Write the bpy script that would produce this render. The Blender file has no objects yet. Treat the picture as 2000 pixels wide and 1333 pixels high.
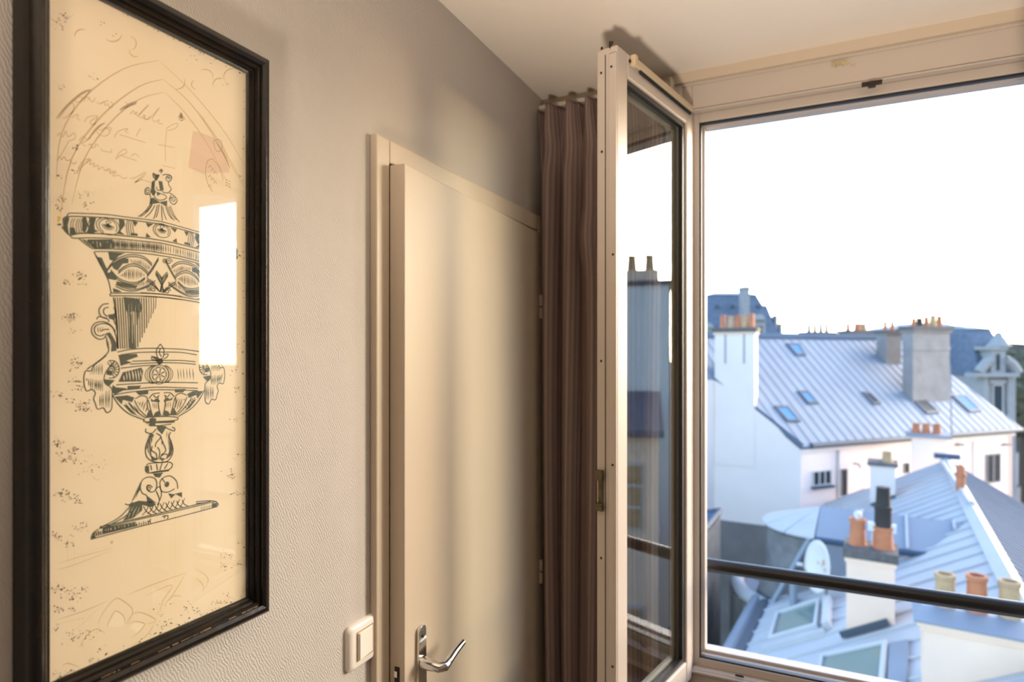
import bpy, bmesh, math, random
from mathutils import Vector, Matrix
from mathutils.geometry import tessellate_polygon
random.seed(7)
sc = bpy.context.scene
COL = sc.collection

# ------------------------------------------------------------------ camera
A = math.radians(25.6)                      # the camera looks 25.6 deg to the left of the window wall's normal
CAM = Vector((0.742, 0.0, 1.65))            # 0.74 m from the papered wall, eye height
FW = Vector((-math.sin(A), math.cos(A), 0)); RT = Vector((math.cos(A), math.sin(A), 0)); UP = Vector((0, 0, 1))
FPX, CX, HY = 1200.0, 1000.0, 690.0         # focal length in pixels, principal column, horizon row
cam_d = bpy.data.cameras.new('camera'); cam = bpy.data.objects.new('camera', cam_d); COL.objects.link(cam)
cam.location = CAM; cam.rotation_euler = (math.radians(90), 0, A)
cam_d.sensor_width = 36; cam_d.lens = 36 * FPX / 2000; cam_d.shift_y = (HY - 666.5) / 2000
cam_d.clip_start = 0.05; cam_d.clip_end = 2000
cam_d.dof.use_dof = True; cam_d.dof.focus_distance = 1.0; cam_d.dof.aperture_fstop = 3.4
sc.camera = cam

# ------------------------------------------------------------------ sky, light, exposure
world = bpy.data.worlds.new('sky'); sc.world = world; world.use_nodes = True
nt = world.node_tree; bg = nt.nodes['Background']
sky = nt.nodes.new('ShaderNodeTexSky'); sky.sky_type = 'NISHITA'; sky.sun_disc = False
sky.sun_elevation = math.radians(15); sky.sun_rotation = math.radians(44)
sky.air_density = 0.75; sky.dust_density = 1.2; sky.ozone_density = 1.3
nt.links.new(sky.outputs[0], bg.inputs[0]); bg.inputs[1].default_value = 1.15
pl = bpy.data.lights.new('window_portal', 'AREA'); pl.shape = 'RECTANGLE'; pl.size = 1.37; pl.size_y = 1.6
pl.cycles.is_portal = True
po = bpy.data.objects.new('window_portal', pl); COL.objects.link(po); po.location = (1.112, 1.91, 1.55); po.rotation_euler = (math.radians(-90), 0, 0)
sc.view_settings.view_transform = 'Standard'; sc.view_settings.look = 'None'; sc.view_settings.gamma = 1
sc.view_settings.use_curve_mapping = False; sc.view_settings.exposure = 0.0
sc.cycles.use_denoising = True

# ------------------------------------------------------------------ helpers
def W(r, t, h): return CAM + RT * r + FW * t + UP * h            # right, forward, up of the eye -> world
def ray(px, py): return FW + RT * ((px - CX) / FPX) + UP * ((HY - py) / FPX)
def at(px, py, t): return CAM + ray(px, py) * t
def on_plane(px, py, p0, n):
    d = ray(px, py); return CAM + d * ((p0 - CAM).dot(n) / d.dot(n))
def on_h(px, py, h):
    return CAM + ray(px, py) * (h * FPX / (HY - py))
def on_x(px, py, x=0.0): return on_plane(px, py, Vector((x, 0, 0)), Vector((1, 0, 0)))

class MB:
    def __init__(s): s.v = []; s.f = []
    def add(s, vs, fs):
        o = len(s.v); s.v += [tuple(v) for v in vs]; s.f += [tuple(i + o for i in f) for f in fs]; return s
    def box(s, x0, x1, y0, y1, z0, z1):
        return s.add([(x0,y0,z0),(x1,y0,z0),(x1,y1,z0),(x0,y1,z0),(x0,y0,z1),(x1,y0,z1),(x1,y1,z1),(x0,y1,z1)],
                     [(0,3,2,1),(4,5,6,7),(0,1,5,4),(1,2,6,5),(2,3,7,6),(3,0,4,7)])
    def obox(s, o, a, b, c):                 # corner + three edge vectors
        o = Vector(o); P = [o, o+a, o+a+b, o+b, o+c, o+a+c, o+a+b+c, o+b+c]
        return s.add(P, [(0,3,2,1),(4,5,6,7),(0,1,5,4),(1,2,6,5),(2,3,7,6),(3,0,4,7)])
    def prism(s, pts, vec):                  # polygon swept along vec
        n = len(pts); pts = [Vector(p) for p in pts]; vec = Vector(vec)
        tris = tessellate_polygon([pts])
        vs = pts + [p + vec for p in pts]
        fs = [tuple(t) for t in tris] + [tuple(i + n for i in reversed(t)) for t in tris]
        fs += [(i, (i+1) % n, (i+1) % n + n, i + n) for i in range(n)]
        return s.add(vs, fs)
    def tube(s, path, r, n=10, cap=True):
        path = [Vector(p) for p in path]; m = len(path)
        rr = r if isinstance(r, (list, tuple)) else [r] * m
        vs = []; fs = []; ref = None
        for i, p in enumerate(path):
            d = (path[min(i+1, m-1)] - path[max(i-1, 0)]).normalized()
            if ref is None: ref = d.cross(UP if abs(d.z) < .9 else Vector((1,0,0))).normalized()
            a = (ref - d * ref.dot(d)).normalized(); ref = a; b = d.cross(a)
            for k in range(n):
                q = 2 * math.pi * k / n; vs.append(p + (a * math.cos(q) + b * math.sin(q)) * rr[i])
        for i in range(m - 1):
            for k in range(n):
                fs.append((i*n+k, i*n+(k+1) % n, (i+1)*n+(k+1) % n, (i+1)*n+k))
        if cap: fs += [tuple(range(n-1, -1, -1)), tuple(range((m-1)*n, m*n))]
        return s.add(vs, fs)
    def lathe(s, c, prof, n=16, sx=1.0, a0=0.0, a1=2*math.pi, x=None, y=None):   # prof [(r, z)] about a vertical axis at c
        c = Vector(c); x = x or Vector((1,0,0)); y = y or Vector((0,1,0)); full = abs(a1 - a0 - 2*math.pi) < 1e-6
        m = n if full else n + 1; vs = []; fs = []
        for r, z in prof:
            for k in range(m):
                q = a0 + (a1 - a0) * k / n; vs.append(c + x * (r * math.cos(q)) + y * (r * math.sin(q)) + UP * z)
        for i in range(len(prof) - 1):
            for k in range(n):
                k2 = (k+1) % m
                fs.append((i*m+k, i*m+k2, (i+1)*m+k2, (i+1)*m+k))
        return s.add(vs, fs)
    def build(s, name, mat, parent=None, smooth=False, bevel=0, label=None):
        me = bpy.data.meshes.new(name); me.from_pydata(s.v, [], s.f)
        bm = bmesh.new(); bm.from_mesh(me); bmesh.ops.recalc_face_normals(bm, faces=bm.faces); bm.to_mesh(me); bm.free()
        if smooth:
            for p in me.polygons: p.use_smooth = True
            try: me.set_sharp_from_angle(angle=math.radians(40))
            except Exception: pass
        me.materials.append(mat)
        o = bpy.data.objects.new(name, me); COL.objects.link(o)
        if bevel:
            b = o.modifiers.new('bevel', 'BEVEL'); b.width = bevel; b.segments = 2; b.limit_method = 'ANGLE'
        if parent is not None:
            o.parent = parent
            if parent.type == 'EMPTY': o.matrix_parent_inverse = Matrix.Translation(-parent.location)
        if label: o['label'] = label
        return o

def tag(o, label, cat, group=None):
    o['label'] = label; o['category'] = cat
    if group: o['group'] = group
    return o
def struct(o): o['kind'] = 'structure'; return o
def empty(name, loc=(0, 0, 0), label=None, cat=None, group=None):
    o = bpy.data.objects.new(name, None); COL.objects.link(o); o.empty_display_size = .1; o.location = loc
    if label: tag(o, label, cat, group)
    return o                                   # parts keep world coordinates: build() cancels the Empty's offset
def boxo(name, mat, parent, x0, x1, y0, y1, z0, z1, bevel=0):
    return MB().box(x0, x1, y0, y1, z0, z1).build(name, mat, parent, bevel=bevel)

# ------------------------------------------------------------------ materials
def mat(name, col, rough=.6, metal=0.0, var=0.0, vscale=6.0, bump=0.0, bscale=60.0, spec=.5, col2=None, stretch=None, coat=0):
    m = bpy.data.materials.new(name); m.use_nodes = True; n = m.node_tree.nodes; l = m.node_tree.links
    b = n['Principled BSDF']; b.inputs['Base Color'].default_value = (*col, 1); b.inputs['Roughness'].default_value = rough
    b.inputs['Metallic'].default_value = metal; b.inputs['Specular IOR Level'].default_value = spec
    if coat: b.inputs['Coat Weight'].default_value = coat; b.inputs['Coat Roughness'].default_value = .15
    tc = n.new('ShaderNodeTexCoord'); mp = n.new('ShaderNodeMapping'); l.new(tc.outputs['Object'], mp.inputs[0])
    if stretch: mp.inputs['Scale'].default_value = stretch
    if var or col2:
        no = n.new('ShaderNodeTexNoise'); no.inputs['Scale'].default_value = vscale; no.inputs['Detail'].default_value = 5
        l.new(mp.outputs[0], no.inputs['Vector'])
        cr = n.new('ShaderNodeValToRGB'); cr.color_ramp.elements[0].position = .32; cr.color_ramp.elements[1].position = .68
        c2 = col2 or tuple(max(0, c * (1 - var)) for c in col)
        cr.color_ramp.elements[0].color = (*c2, 1); cr.color_ramp.elements[1].color = (*col, 1)
        l.new(no.outputs['Fac'], cr.inputs[0]); l.new(cr.outputs[0], b.inputs['Base Color'])
    if bump:
        nb = n.new('ShaderNodeTexNoise'); nb.inputs['Scale'].default_value = bscale; nb.inputs['Detail'].default_value = 4
        l.new(mp.outputs[0], nb.inputs['Vector'])
        bu = n.new('ShaderNodeBump'); bu.inputs['Strength'].default_value = bump; bu.inputs['Distance'].default_value = .01
        l.new(nb.outputs['Fac'], bu.inputs['Height']); l.new(bu.outputs[0], b.inputs['Normal'])
    return m

def wallpaper():
    m = mat('embossed_wallpaper', (.54, .50, .465), rough=.62, spec=.35); n = m.node_tree.nodes; l = m.node_tree.links; b = n['Principled BSDF']
    tc = n.new('ShaderNodeTexCoord'); mp = n.new('ShaderNodeMapping'); l.new(tc.outputs['Object'], mp.inputs[0])
    mp.inputs['Rotation'].default_value = (math.radians(64), 0, 0)
    wv = n.new('ShaderNodeTexWave'); wv.wave_type = 'BANDS'; wv.bands_direction = 'Z'
    wv.inputs['Scale'].default_value = 74; wv.inputs['Distortion'].default_value = 11; wv.inputs['Detail'].default_value = 3.5
    wv.inputs['Detail Scale'].default_value = .7; wv.inputs['Detail Roughness'].default_value = .72
    l.new(mp.outputs[0], wv.inputs['Vector'])
    no = n.new('ShaderNodeTexNoise'); no.inputs['Scale'].default_value = 500; l.new(tc.outputs['Object'], no.inputs['Vector'])
    big = n.new('ShaderNodeTexNoise'); big.inputs['Scale'].default_value = 22; big.inputs['Detail'].default_value = 2; l.new(tc.outputs['Object'], big.inputs['Vector'])
    mu = n.new('ShaderNodeMath'); mu.operation = 'MULTIPLY'; l.new(wv.outputs['Fac'], mu.inputs[0]); l.new(big.outputs['Fac'], mu.inputs[1])
    ma = n.new('ShaderNodeMath'); ma.operation = 'MULTIPLY_ADD'; ma.inputs[1].default_value = .35
    l.new(no.outputs['Fac'], ma.inputs[0]); l.new(mu.outputs[0], ma.inputs[2])
    bu = n.new('ShaderNodeBump'); bu.inputs['Strength'].default_value = .46; bu.inputs['Distance'].default_value = .0016
    l.new(ma.outputs[0], bu.inputs['Height']); l.new(bu.outputs[0], b.inputs['Normal'])
    return m

def glass(name, ior=1.6, tint=(1, 1, 1), rough=0.0):
    m = bpy.data.materials.new(name); m.use_nodes = True; n = m.node_tree.nodes; l = m.node_tree.links
    n.remove(n['Principled BSDF']); out = n['Material Output']
    fr = n.new('ShaderNodeFresnel'); fr.inputs[0].default_value = ior
    geo = n.new('ShaderNodeNewGeometry')
    iv = n.new('ShaderNodeMix'); iv.data_type = 'FLOAT'; iv.inputs[2].default_value = ior; iv.inputs[3].default_value = 1 / ior   # same reflectance on both faces of the sheet
    l.new(geo.outputs['Backfacing'], iv.inputs[0]); l.new(iv.outputs[0], fr.inputs[0])
    tr = n.new('ShaderNodeBsdfTransparent'); tr.inputs[0].default_value = (*tint, 1)
    gl = n.new('ShaderNodeBsdfGlossy'); gl.inputs['Roughness'].default_value = rough
    mx = n.new('ShaderNodeMixShader'); l.new(fr.outputs[0], mx.inputs[0]); l.new(tr.outputs[0], mx.inputs[1]); l.new(gl.outputs[0], mx.inputs[2])
    l.new(mx.outputs[0], out.inputs[0]); return m

def fabric():
    m = mat('striped_curtain_cloth', (.10, .075, .07), rough=.85, spec=.2); n = m.node_tree.nodes; l = m.node_tree.links; b = n['Principled BSDF']
    uv = n.new('ShaderNodeUVMap'); wv = n.new('ShaderNodeTexWave'); wv.bands_direction = 'X'; wv.inputs['Scale'].default_value = 26; wv.inputs['Distortion'].default_value = .4
    l.new(uv.outputs[0], wv.inputs['Vector'])
    cr = n.new('ShaderNodeValToRGB'); cr.color_ramp.elements[0].color = (.20, .135, .125, 1); cr.color_ramp.elements[1].color = (.31, .23, .205, 1)
    l.new(wv.outputs['Fac'], cr.inputs[0]); l.new(cr.outputs[0], b.inputs['Base Color']); return m

M = dict(
    paper_wall=wallpaper(), plaster=mat('ceiling_paint', (.82, .75, .67), .75, var=.03, vscale=3),
    paint=mat('cream_gloss_paint', (.60, .505, .395), .42, var=.03, vscale=5, bump=.05, bscale=25),
    white_pvc=mat('white_frame_paint', (.56, .49, .43), .38, var=.02, vscale=9), gasket=mat('black_rubber', (.012, .012, .014), .5),
    screw=mat('dark_screw', (.05, .035, .025), .5, metal=.6), brass=mat('tarnished_brass', (.16, .13, .08), .45, metal=.8, var=.4, vscale=60),
    vent=mat('yellowed_plastic', (.66, .52, .33), .5), tape=mat('old_tape', (.60, .50, .28), .5, var=.4, vscale=90),
    chrome=mat('chrome', (.72, .70, .68), .12, metal=1), switch=mat('switch_plastic', (.86, .80, .74), .3), dark=mat('dark_void', (.02, .017, .014), .9),
    wood=mat('reddish_sill_wood', (.22, .11, .07), .5, var=.3, vscale=12), floor=mat('floor_boards', (.45, .36, .27), .9, var=.2, vscale=30),
    cloth=fabric(), frame=mat('black_lacquer_frame', (.008, .0075, .007), .26, var=.3, vscale=40, col2=(.018, .012, .008), bump=.04, bscale=90, spec=.4),
    worn=mat('worn_gilt', (.42, .26, .14), .45, metal=.5),
    paper=mat('antique_paper', (.93, .79, .575), .6, col2=(.90, .75, .52), vscale=9, spec=.3), ink=mat('dark_green_ink', (.075, .085, .052), .6),
    paper_line=mat('paper_coloured_line', (.92, .78, .56), .6, spec=.3), sepia=mat('sepia_ink', (.66, .47, .24), .65),
    sepia_dark=mat('dark_sepia_ink', (.42, .30, .15), .65), pale=mat('pale_paper_relief', (.95, .82, .60), .6), stamp=mat('faded_red_ink', (.82, .60, .43), .65),
    foil=mat('brown_foil_fleck', (.10, .055, .03), .28, metal=.75), yellow=mat('yellow_ink', (.72, .50, .10), .6),
    picture_glass=glass('picture_glass', 1.58), pane=glass('window_pane_glass', 1.64, (.93, .96, .95)),
    rail=mat('black_handrail_paint', (.012, .011, .010), .33),
    zinc=mat('zinc_sheet', (.235, .265, .305), .55, metal=.15, var=.12, vscale=.9), zinc_light=mat('pale_zinc', (.46, .46, .46), .55, metal=.1, var=.1, vscale=1.2),
    zinc_dark=mat('dark_zinc', (0.076, 0.112, 0.160), .75, spec=.1, metal=.05, var=.15, vscale=1), slate=mat('blue_slate', (.10, .135, .19), .6, var=.3, vscale=2.5, bump=.2, bscale=6),
    stucco=mat('white_stucco', (.74, .635, .57), .85, var=.06, vscale=.7), pink=mat('pink_stucco', (.92, .74, .66), .85, var=.05, vscale=.8),
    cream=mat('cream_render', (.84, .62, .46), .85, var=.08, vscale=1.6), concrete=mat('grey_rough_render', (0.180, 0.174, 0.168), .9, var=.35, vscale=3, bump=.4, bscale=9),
    court=mat('grey_court_render_and_shade', (.185, .165, .15), .9, var=.2, vscale=1.2), stone=mat('pale_stone', (.27, .275, .27), .8, var=.12, vscale=2),
    brickcap=mat('mossy_stone_cap', (0.135, 0.122, 0.113), .9, var=.35, vscale=12), stack=mat('grey_stack_render', (0.260, 0.244, 0.234), .9, var=.2, vscale=2),
    terra=mat('terracotta', (.52, .19, .085), .75, var=.25, vscale=6), buff=mat('buff_clay', (.50, .33, .17), .75, var=.2, vscale=6), soot=mat('sooty_metal', (.03, .025, .022), .7),
    gutter=mat('dark_gutter', (.055, .07, .09), .5), dish=mat('dish_white', (0.624, 0.592, 0.560), .5), rust=mat('rust_patch', (.55, .27, .11), .8),
    window_dark=mat('dark_window_glass', (.035, .045, .05), .5, spec=.12), skyl=mat('skylight_glass', (.10, .24, .42), .6, spec=.12), green_glass=mat('greenish_wired_glass', (0.140, 0.200, 0.170), .12, spec=.7),
    frame_w=mat('white_joinery', (0.507, 0.501, 0.494), .6), ground=mat('street_asphalt', (0.080, 0.080, 0.085), .9, var=.2, vscale=.2), foliage=mat('olive_foliage', (.09, .085, .045), .9, var=.45, vscale=1.2, bump=.6, bscale=2),
    gable_white=mat('bright_white_render', (.80, .79, .77), .85, var=.05, vscale=.7),
    trunk=mat('bark', (.09, .07, .05), .9), hill=mat('hazy_hill', (0.100, 0.095, 0.085), .95, var=.25, vscale=.06), tile=mat('blue_grey_slat', (.085, .145, .235), .8, spec=.08, var=.15, vscale=3),
)

# ================================================================== THE ROOM
ZC, YW, XR, YB = 2.44, 1.78, 2.75, -2.3        # ceiling, window wall, right wall, back wall
DY0, DY1, DZ = 0.965, 1.705, 2.02              # door opening in the papered wall
w = MB().box(-.15, 0, YB, DY0, 0, ZC).box(-.15, 0, DY1, YW + .115, 0, ZC).box(-.15, 0, DY0, DY1, DZ, ZC)
wall_left = struct(w.build('wall_left', M['paper_wall']))
struct(boxo('floor', M['floor'], None, -.15, XR, YB, YW + .115, -.1, 0))
struct(boxo('ceiling', M['plaster'], None, -.15, XR, YB, YW + .115, ZC, ZC + .1))
struct(boxo('wall_right', M['plaster'], None, XR, XR + .15, YB, YW + .115, -.1, ZC + .1))
struct(boxo('wall_back', M['plaster'], None, -.15, XR + .15, YB - .15, YB, -.1, ZC + .1))
WX0, WX1, WZ0, WZ1 = .425, 1.80, .71, 2.41     # opening of the window
TH = .115
w = MB().box(0, WX0, YW, YW + TH, 0, ZC).box(WX1, XR, YW, YW + TH, 0, ZC).box(WX0, WX1, YW, YW + TH, 0, WZ0).box(WX0, WX1, YW, YW + TH, WZ1, ZC)
struct(w.build('wall_window', M['plaster']))
struct(boxo('trim_1', M['paint'], None, 0.0, XR, YW - .012, YW, 2.412, ZC))          # cover strip between window head and ceiling

# ---- door: casing, leaf a little ajar, hinges, handle
door = struct(empty('door_1', (0, (DY0 + DY1) / 2, 0)))
cz = DZ + .043
boxo('casing', M['paint'], door, 0, .016, DY0 - .037, DY0 + .004, 0, cz, .003)
boxo('casing', M['paint'], door, 0, .016, DY0 + .004, DY1 - .004, DZ - .002, cz, .003)
boxo('casing', M['paint'], door, 0, .016, DY1 - .004, YW - .005, 0, cz, .003)
boxo('closet_back', M['dark'], door, -.149, -.12, DY0, DY1, 0, DZ)
ha = math.atan2(.034, DY1 - DY0)                                                       # ajar angle
hinge = Vector((.016, DY1, 0)); q = Vector((math.sin(ha), -math.cos(ha), 0)); nq = Vector((math.cos(ha), math.sin(ha), 0))
LW = .736
leaf = MB().obox(hinge - nq * .034 + UP * .008, q * LW, nq * .034, UP * 2.005).build('door_leaf', M['paint'], door, bevel=.002)
for z in (1.79, .99, .24):
    MB().tube([hinge + nq * .004 + q * -.006 + UP * (z - .035), hinge + nq * .004 + q * -.006 + UP * (z - .003)], .006).tube(
        [hinge + nq * .004 + q * -.006 + UP * (z + .003), hinge + nq * .004 + q * -.006 + UP * (z + .035)], .006).build('hinge', M['paint'], door, smooth=True)
def LP(s, o, z): return hinge + q * s + nq * o + UP * z                                # point on the leaf: from hinge, off the face, height
hz, hs = 1.035, LW - .055
pts = []
for k in range(13):
    a = math.pi * k / 12; pts.append(LP(hs + .013 * math.cos(a), 0, hz + .062 + .011 * math.sin(a)))
pts += [LP(hs - .017, 0, hz - .10), LP(hs + .017, 0, hz - .10)]
plate = MB().prism(pts, nq * .007).build('handle_plate', M['chrome'], leaf, smooth=True, bevel=.002)
MB().tube([LP(hs, .004, hz), LP(hs, .03, hz - .002), LP(hs - .001, .042, hz - .004), LP(hs - .012, .05, hz - .005), LP(hs - .03, .049, hz - .003), LP(hs - .06, .046, hz + .001), LP(hs - .098, .044, hz + .004), LP(hs - .102, .044, hz + .004)],
          [.013, .011, .0105, .010, .0085, .0085, .0075, .003], 14).build('lever', M['chrome'], leaf, smooth=True)
MB().tube([LP(hs, .005, hz + .052), LP(hs, .0085, hz + .052)], .0035).build('screw', M['screw'], leaf)
MB().obox(LP(LW - .001, -.022, hz - .02), nq * .011, q * .002, UP * .032).build('latch_plate', M['screw'], leaf)
MB().obox(LP(LW, -.0195, hz - .006), nq * .006, q * .006, UP * .012).build('latch_bolt', M['chrome'], leaf)

# ---- light switch
sw = empty('light_switch', on_x(702, 1254), 'white rocker light switch on the papered wall beside the door casing', 'switch')
sc0 = on_x(702, 1254); hw = .040
def rrect(cy, cz_, a, b, r, x):
    out = []
    for (sy, sz, q0) in ((1, 1, 0), (-1, 1, 90), (-1, -1, 180), (1, -1, 270)):
        for k in range(5):
            t = math.radians(q0 + 90 * k / 4); out.append(Vector((x, cy + sy * (a - r) + r * math.cos(t), cz_ + sz * (b - r) + r * math.sin(t))))
    return out
vs = []; fs = []
prof = [(0, 0, 0), (.0055, 0, 0), (.0095, .003, .006), (.011, .011, .012)]
for (x, ia, ib) in prof: vs += rrect(sc0.y, sc0.z, hw - ia, hw + .001 - ib * .5, .009, x)
nn = 20
for i in range(len(prof) - 1): fs += [(i*nn+k, i*nn+(k+1) % nn, (i+1)*nn+(k+1) % nn, (i+1)*nn+k) for k in range(nn)]
fs.append(tuple(range((len(prof)-1)*nn, len(prof)*nn)))
MB().add(vs, fs).build('plate', M['switch'], sw, smooth=True)
MB().add([(.0112, sc0.y-.019, sc0.z-.0245), (.0112, sc0.y+.024, sc0.z-.0245), (.0112, sc0.y+.024, sc0.z+.025), (.0112, sc0.y-.019, sc0.z+.025),
          (.0165, sc0.y-.017, sc0.z-.0235), (.0125, sc0.y+.023, sc0.z-.0235), (.0125, sc0.y+.023, sc0.z+.024), (.0165, sc0.y-.017, sc0.z+.024)],
         [(4,5,6,7), (0,1,5,4), (1,2,6,5), (2,3,7,6), (3,0,4,7)]).build('rocker', M['switch'], sw, bevel=.0008)
MB().box(.0111, .0116, sc0.y-.021, sc0.y+.026, sc0.z-.0265, sc0.z+.027).build('rocker_gap', M['sepia_dark'], sw)

# ---- window: fixed frame, gaskets, outer sill, catches
win = struct(empty('window_1', ((WX0 + WX1) / 2, YW, WZ0)))
F = M['white_pvc']
def ring(name, x0, x1, z0, z1, ww, y0, y1, m, wb=None, wt=None, bevel=.002):
    wb = ww if wb is None else wb; wt = ww if wt is None else wt
    boxo(name, m, win, x0, x0 + ww, y0, y1, z0, z1, bevel); boxo(name, m, win, x1 - ww, x1, y0, y1, z0, z1, bevel)
    boxo(name, m, win, x0 + ww, x1 - ww, y0, y1, z1 - wt, z1, bevel); boxo(name, m, win, x0 + ww, x1 - ww, y0, y1, z0, z0 + wb, bevel)
ring('frame_member', WX0, WX1, WZ0, WZ1, .026, YW + .004, YW + .07, F, wb=.05, wt=.078)        # room-side rebate
ring('frame_stop', WX0 + .026, WX1 - .026, WZ0 + .05, WZ1 - .078, .016, YW + .026, YW + .07, F, wb=.022, wt=.026)
ring('gasket', WX0 + .041, WX1 - .041, WZ0 + .071, WZ1 - .103, .006, YW + .030, YW + .045, M['gasket'], bevel=0)
ring('outer_stop', WX0 + .026, WX1 - .026, WZ0 + .05, WZ1 - .078, .026, YW + .0705, YW + .11, F, wb=.03, wt=.028)
boxo('frame_bead', F, win, WX0, WX1, YW - .004, YW + .004, 2.330, 2.334); boxo('frame_bead', F, win, WX0, WX1, YW - .002, YW + .004, 2.404, 2.410)
boxo('frame_bead', F, win, WX0, WX1, YW - .006, YW + .004, .752, .757)
boxo('outer_sill', M['zinc_light'], win, WX0, WX1, YW + .116, YW + .26, .60, .62)
struct(boxo('trim_2', M['wood'], None, .30, 1.95, YW - .12, YW, .665, .70, .006))               # wooden window board
catch = MB().box(.868, .912, YW - .008, YW + .004, 2.322, 2.330).box(.882, .898, YW - .014, YW + .002, 2.316, 2.328).build('catch', M['screw'], win)
MB().box(.566, .588, YW + .0045, YW + .006, .763, .768).build('drain_slot', M['dark'], win)
MB().box(.555, .592, YW + .002, YW + .0039, .7635, .7675)
tp = MB()
for k in range(5): tp.box(.80 + k * .008, .806 + k * .008, YW + .001, YW + .0045, 2.388 - .003 * (k % 2), 2.401)
tp.build('tape_remains', M['tape'], win)
MB().tube([(.848 + .006 * math.cos(t * .5), YW + .002, 2.386 + .006 * math.sin(t * .5)) for t in range(5, 14)], .0012, 6).build('hook', M['vent'], win)

# ---- sashes: hinged on the jambs, opened into the room
def sash(hp, qd, nd, wd, z0, z1, th, free_hw):
    """hp hinge point on the visible face, qd towards the free stile, nd out of the outer face"""
    st, rl, rb = .052, .056, .060
    def P(s, o, z): return hp + qd * s + nd * o + UP * z
    b = MB()
    def bar(s0, s1, za, zb): b.obox(P(s0, -th, za), qd * (s1 - s0), nd * th, UP * (zb - za))
    bar(0, st * .75, z0, z1); bar(wd - st, wd, z0, z1); bar(st * .75, wd - st, z1 - rl, z1); bar(st * .75, wd - st, z0, z0 + rb)
    o = b.build('sash', F, win, bevel=.004)
    s0, s1, za, zb = st * .75, wd - st, z0 + rb, z1 - rl
    for (a0, a1, c0, c1) in ((s0, s0 + .016, za, zb), (s1 - .007, s1, za, zb), (s0 + .016, s1 - .007, zb - .012, zb), (s0 + .016, s1 - .007, za, za + .012)):
        MB().obox(P(a0, -.018, c0), qd * (a1 - a0), nd * .012, UP * (c1 - c0)).build('gasket', M['gasket'], o)
    for (a0, a1, c0, c1) in ((s0, s0 + .020, za, zb), (s1 - .012, s1, za, zb), (s0 + .020, s1 - .012, zb - .018, zb), (s0 + .020, s1 - .012, za, za + .018)):
        MB().obox(P(a0, -.040, c0), qd * (a1 - a0), nd * .010, UP * (c1 - c0)).build('glazing_bead', F, o)
    MB().obox(P(s0 + .001, -.026, za + .001), qd * (s1 - s0 - .002), nd * .004, UP * (zb - za - .002)).build('pane', M['pane'], o)
    # free edge: rebate groove, screws, espagnolette bolt
    MB().obox(P(wd + .0002, -.030, z0 + .004), qd * .0008, nd * .0018, UP * (z1 - z0 - .02)).build('edge_groove', M['screw'], o)
    MB().obox(P(wd - .002, -.0195, z0 + .002), qd * .006, nd * .019, UP * (z1 - z0 - .02)).build('edge_strip', F, o, bevel=.0015)
    for k, (zz, oo) in enumerate(((2.285, -.040), (2.29, -.012), (2.106, -.038), (1.87, -.008), (1.632, -.040), (1.40, -.009), (1.185, -.040), (.95, -.009))):
        MB().tube([P(wd + (.004 if oo > -.02 else 0), oo, zz), P(wd + (.0048 if oo > -.02 else .001), oo, zz)], .0028, 10).build('screw', M['screw'], o)
    if free_hw:
        lk = MB().obox(P(wd, -.046, 1.300), qd * .004, nd * .012, UP * .085).build('bolt_plate', M['brass'], o)
        MB().obox(P(wd + .003, -.049, 1.362), qd * .009, nd * .018, UP * .024).build('bolt_block', M['brass'], o, bevel=.002)
        MB().obox(P(wd + .003, -.049, 1.293), qd * .009, nd * .018, UP * .018).build('bolt_block', M['brass'], o, bevel=.002)
        MB().tube([P(wd - .004, -.018, z1 - .012), P(wd - .003, -.018, z1 + .010), P(wd - .010, -.018, z1 + .012)], .004, 8).build('top_bolt', M['screw'], o)
        MB().tube([P(wd - .004, -.040, z1 - .004), P(wd - .003, -.040, z1 + .004), P(wd - .014, -.046, z1 + .007)], .003, 8).build('top_bolt', M['screw'], o)
        # trickle vent on the top rail
        v = MB().obox(P(.020, 0, z1 - .020), qd * .355, nd * .010, UP * .016).build('trickle_vent', M['vent'], o, bevel=.002)
        MB().obox(P(.018, .001, z1 - .027), qd * .32, nd * .004, UP * .007).build('vent_slot', M['dark'], o)
        MB().obox(P(.366, 0, z1 - .026), qd * .016, nd * .013, UP * .026).build('vent_end', M['vent'], o, bevel=.002)
        MB().tube([P(.386, 0, z1 - .016), P(.386, .003, z1 - .016)], .004, 8).build('screw', M['screw'], o)
    return o
hp = Vector((.453, 1.772, 0)); fp = Vector((.3618, 1.335, 0)); wd = (fp - hp).length; qd = (fp - hp).normalized(); nd = Vector((-qd.y, qd.x, 0))
if nd.x < 0: nd = -nd
sash(hp, qd, nd, wd, .738, 2.339, .052, True)
a2 = math.radians(70); qd2 = Vector((-math.cos(a2), -math.sin(a2), 0)); nd2 = Vector((-math.sin(a2), math.cos(a2), 0)); hp2 = Vector((1.337, 1.760, 0)) + nd2*.052
sash(hp2, qd2, nd2, wd, .738, 2.339, .052, False)

# slim mullion and the fixed light beyond it
boxo('mullion', F, win, 1.342, 1.362, YW + .004, YW + .10, WZ0 + .05, WZ1 - .078, .002)
MB().box(1.363, WX1 - .027, YW + .060, YW + .064, WZ0 + .06, WZ1 - .085).build('pane', M['pane'], win)
for (a0, a1, c0, c1) in ((1.362, 1.374, .77, 2.32), (WX1 - .04, WX1 - .026, .77, 2.32), (1.374, WX1 - .04, .762, .778), (1.374, WX1 - .04, 2.312, 2.326)): boxo('glazing_bead', F, win, a0, a1, YW + .046, YW + .0595, c0, c1)

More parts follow.
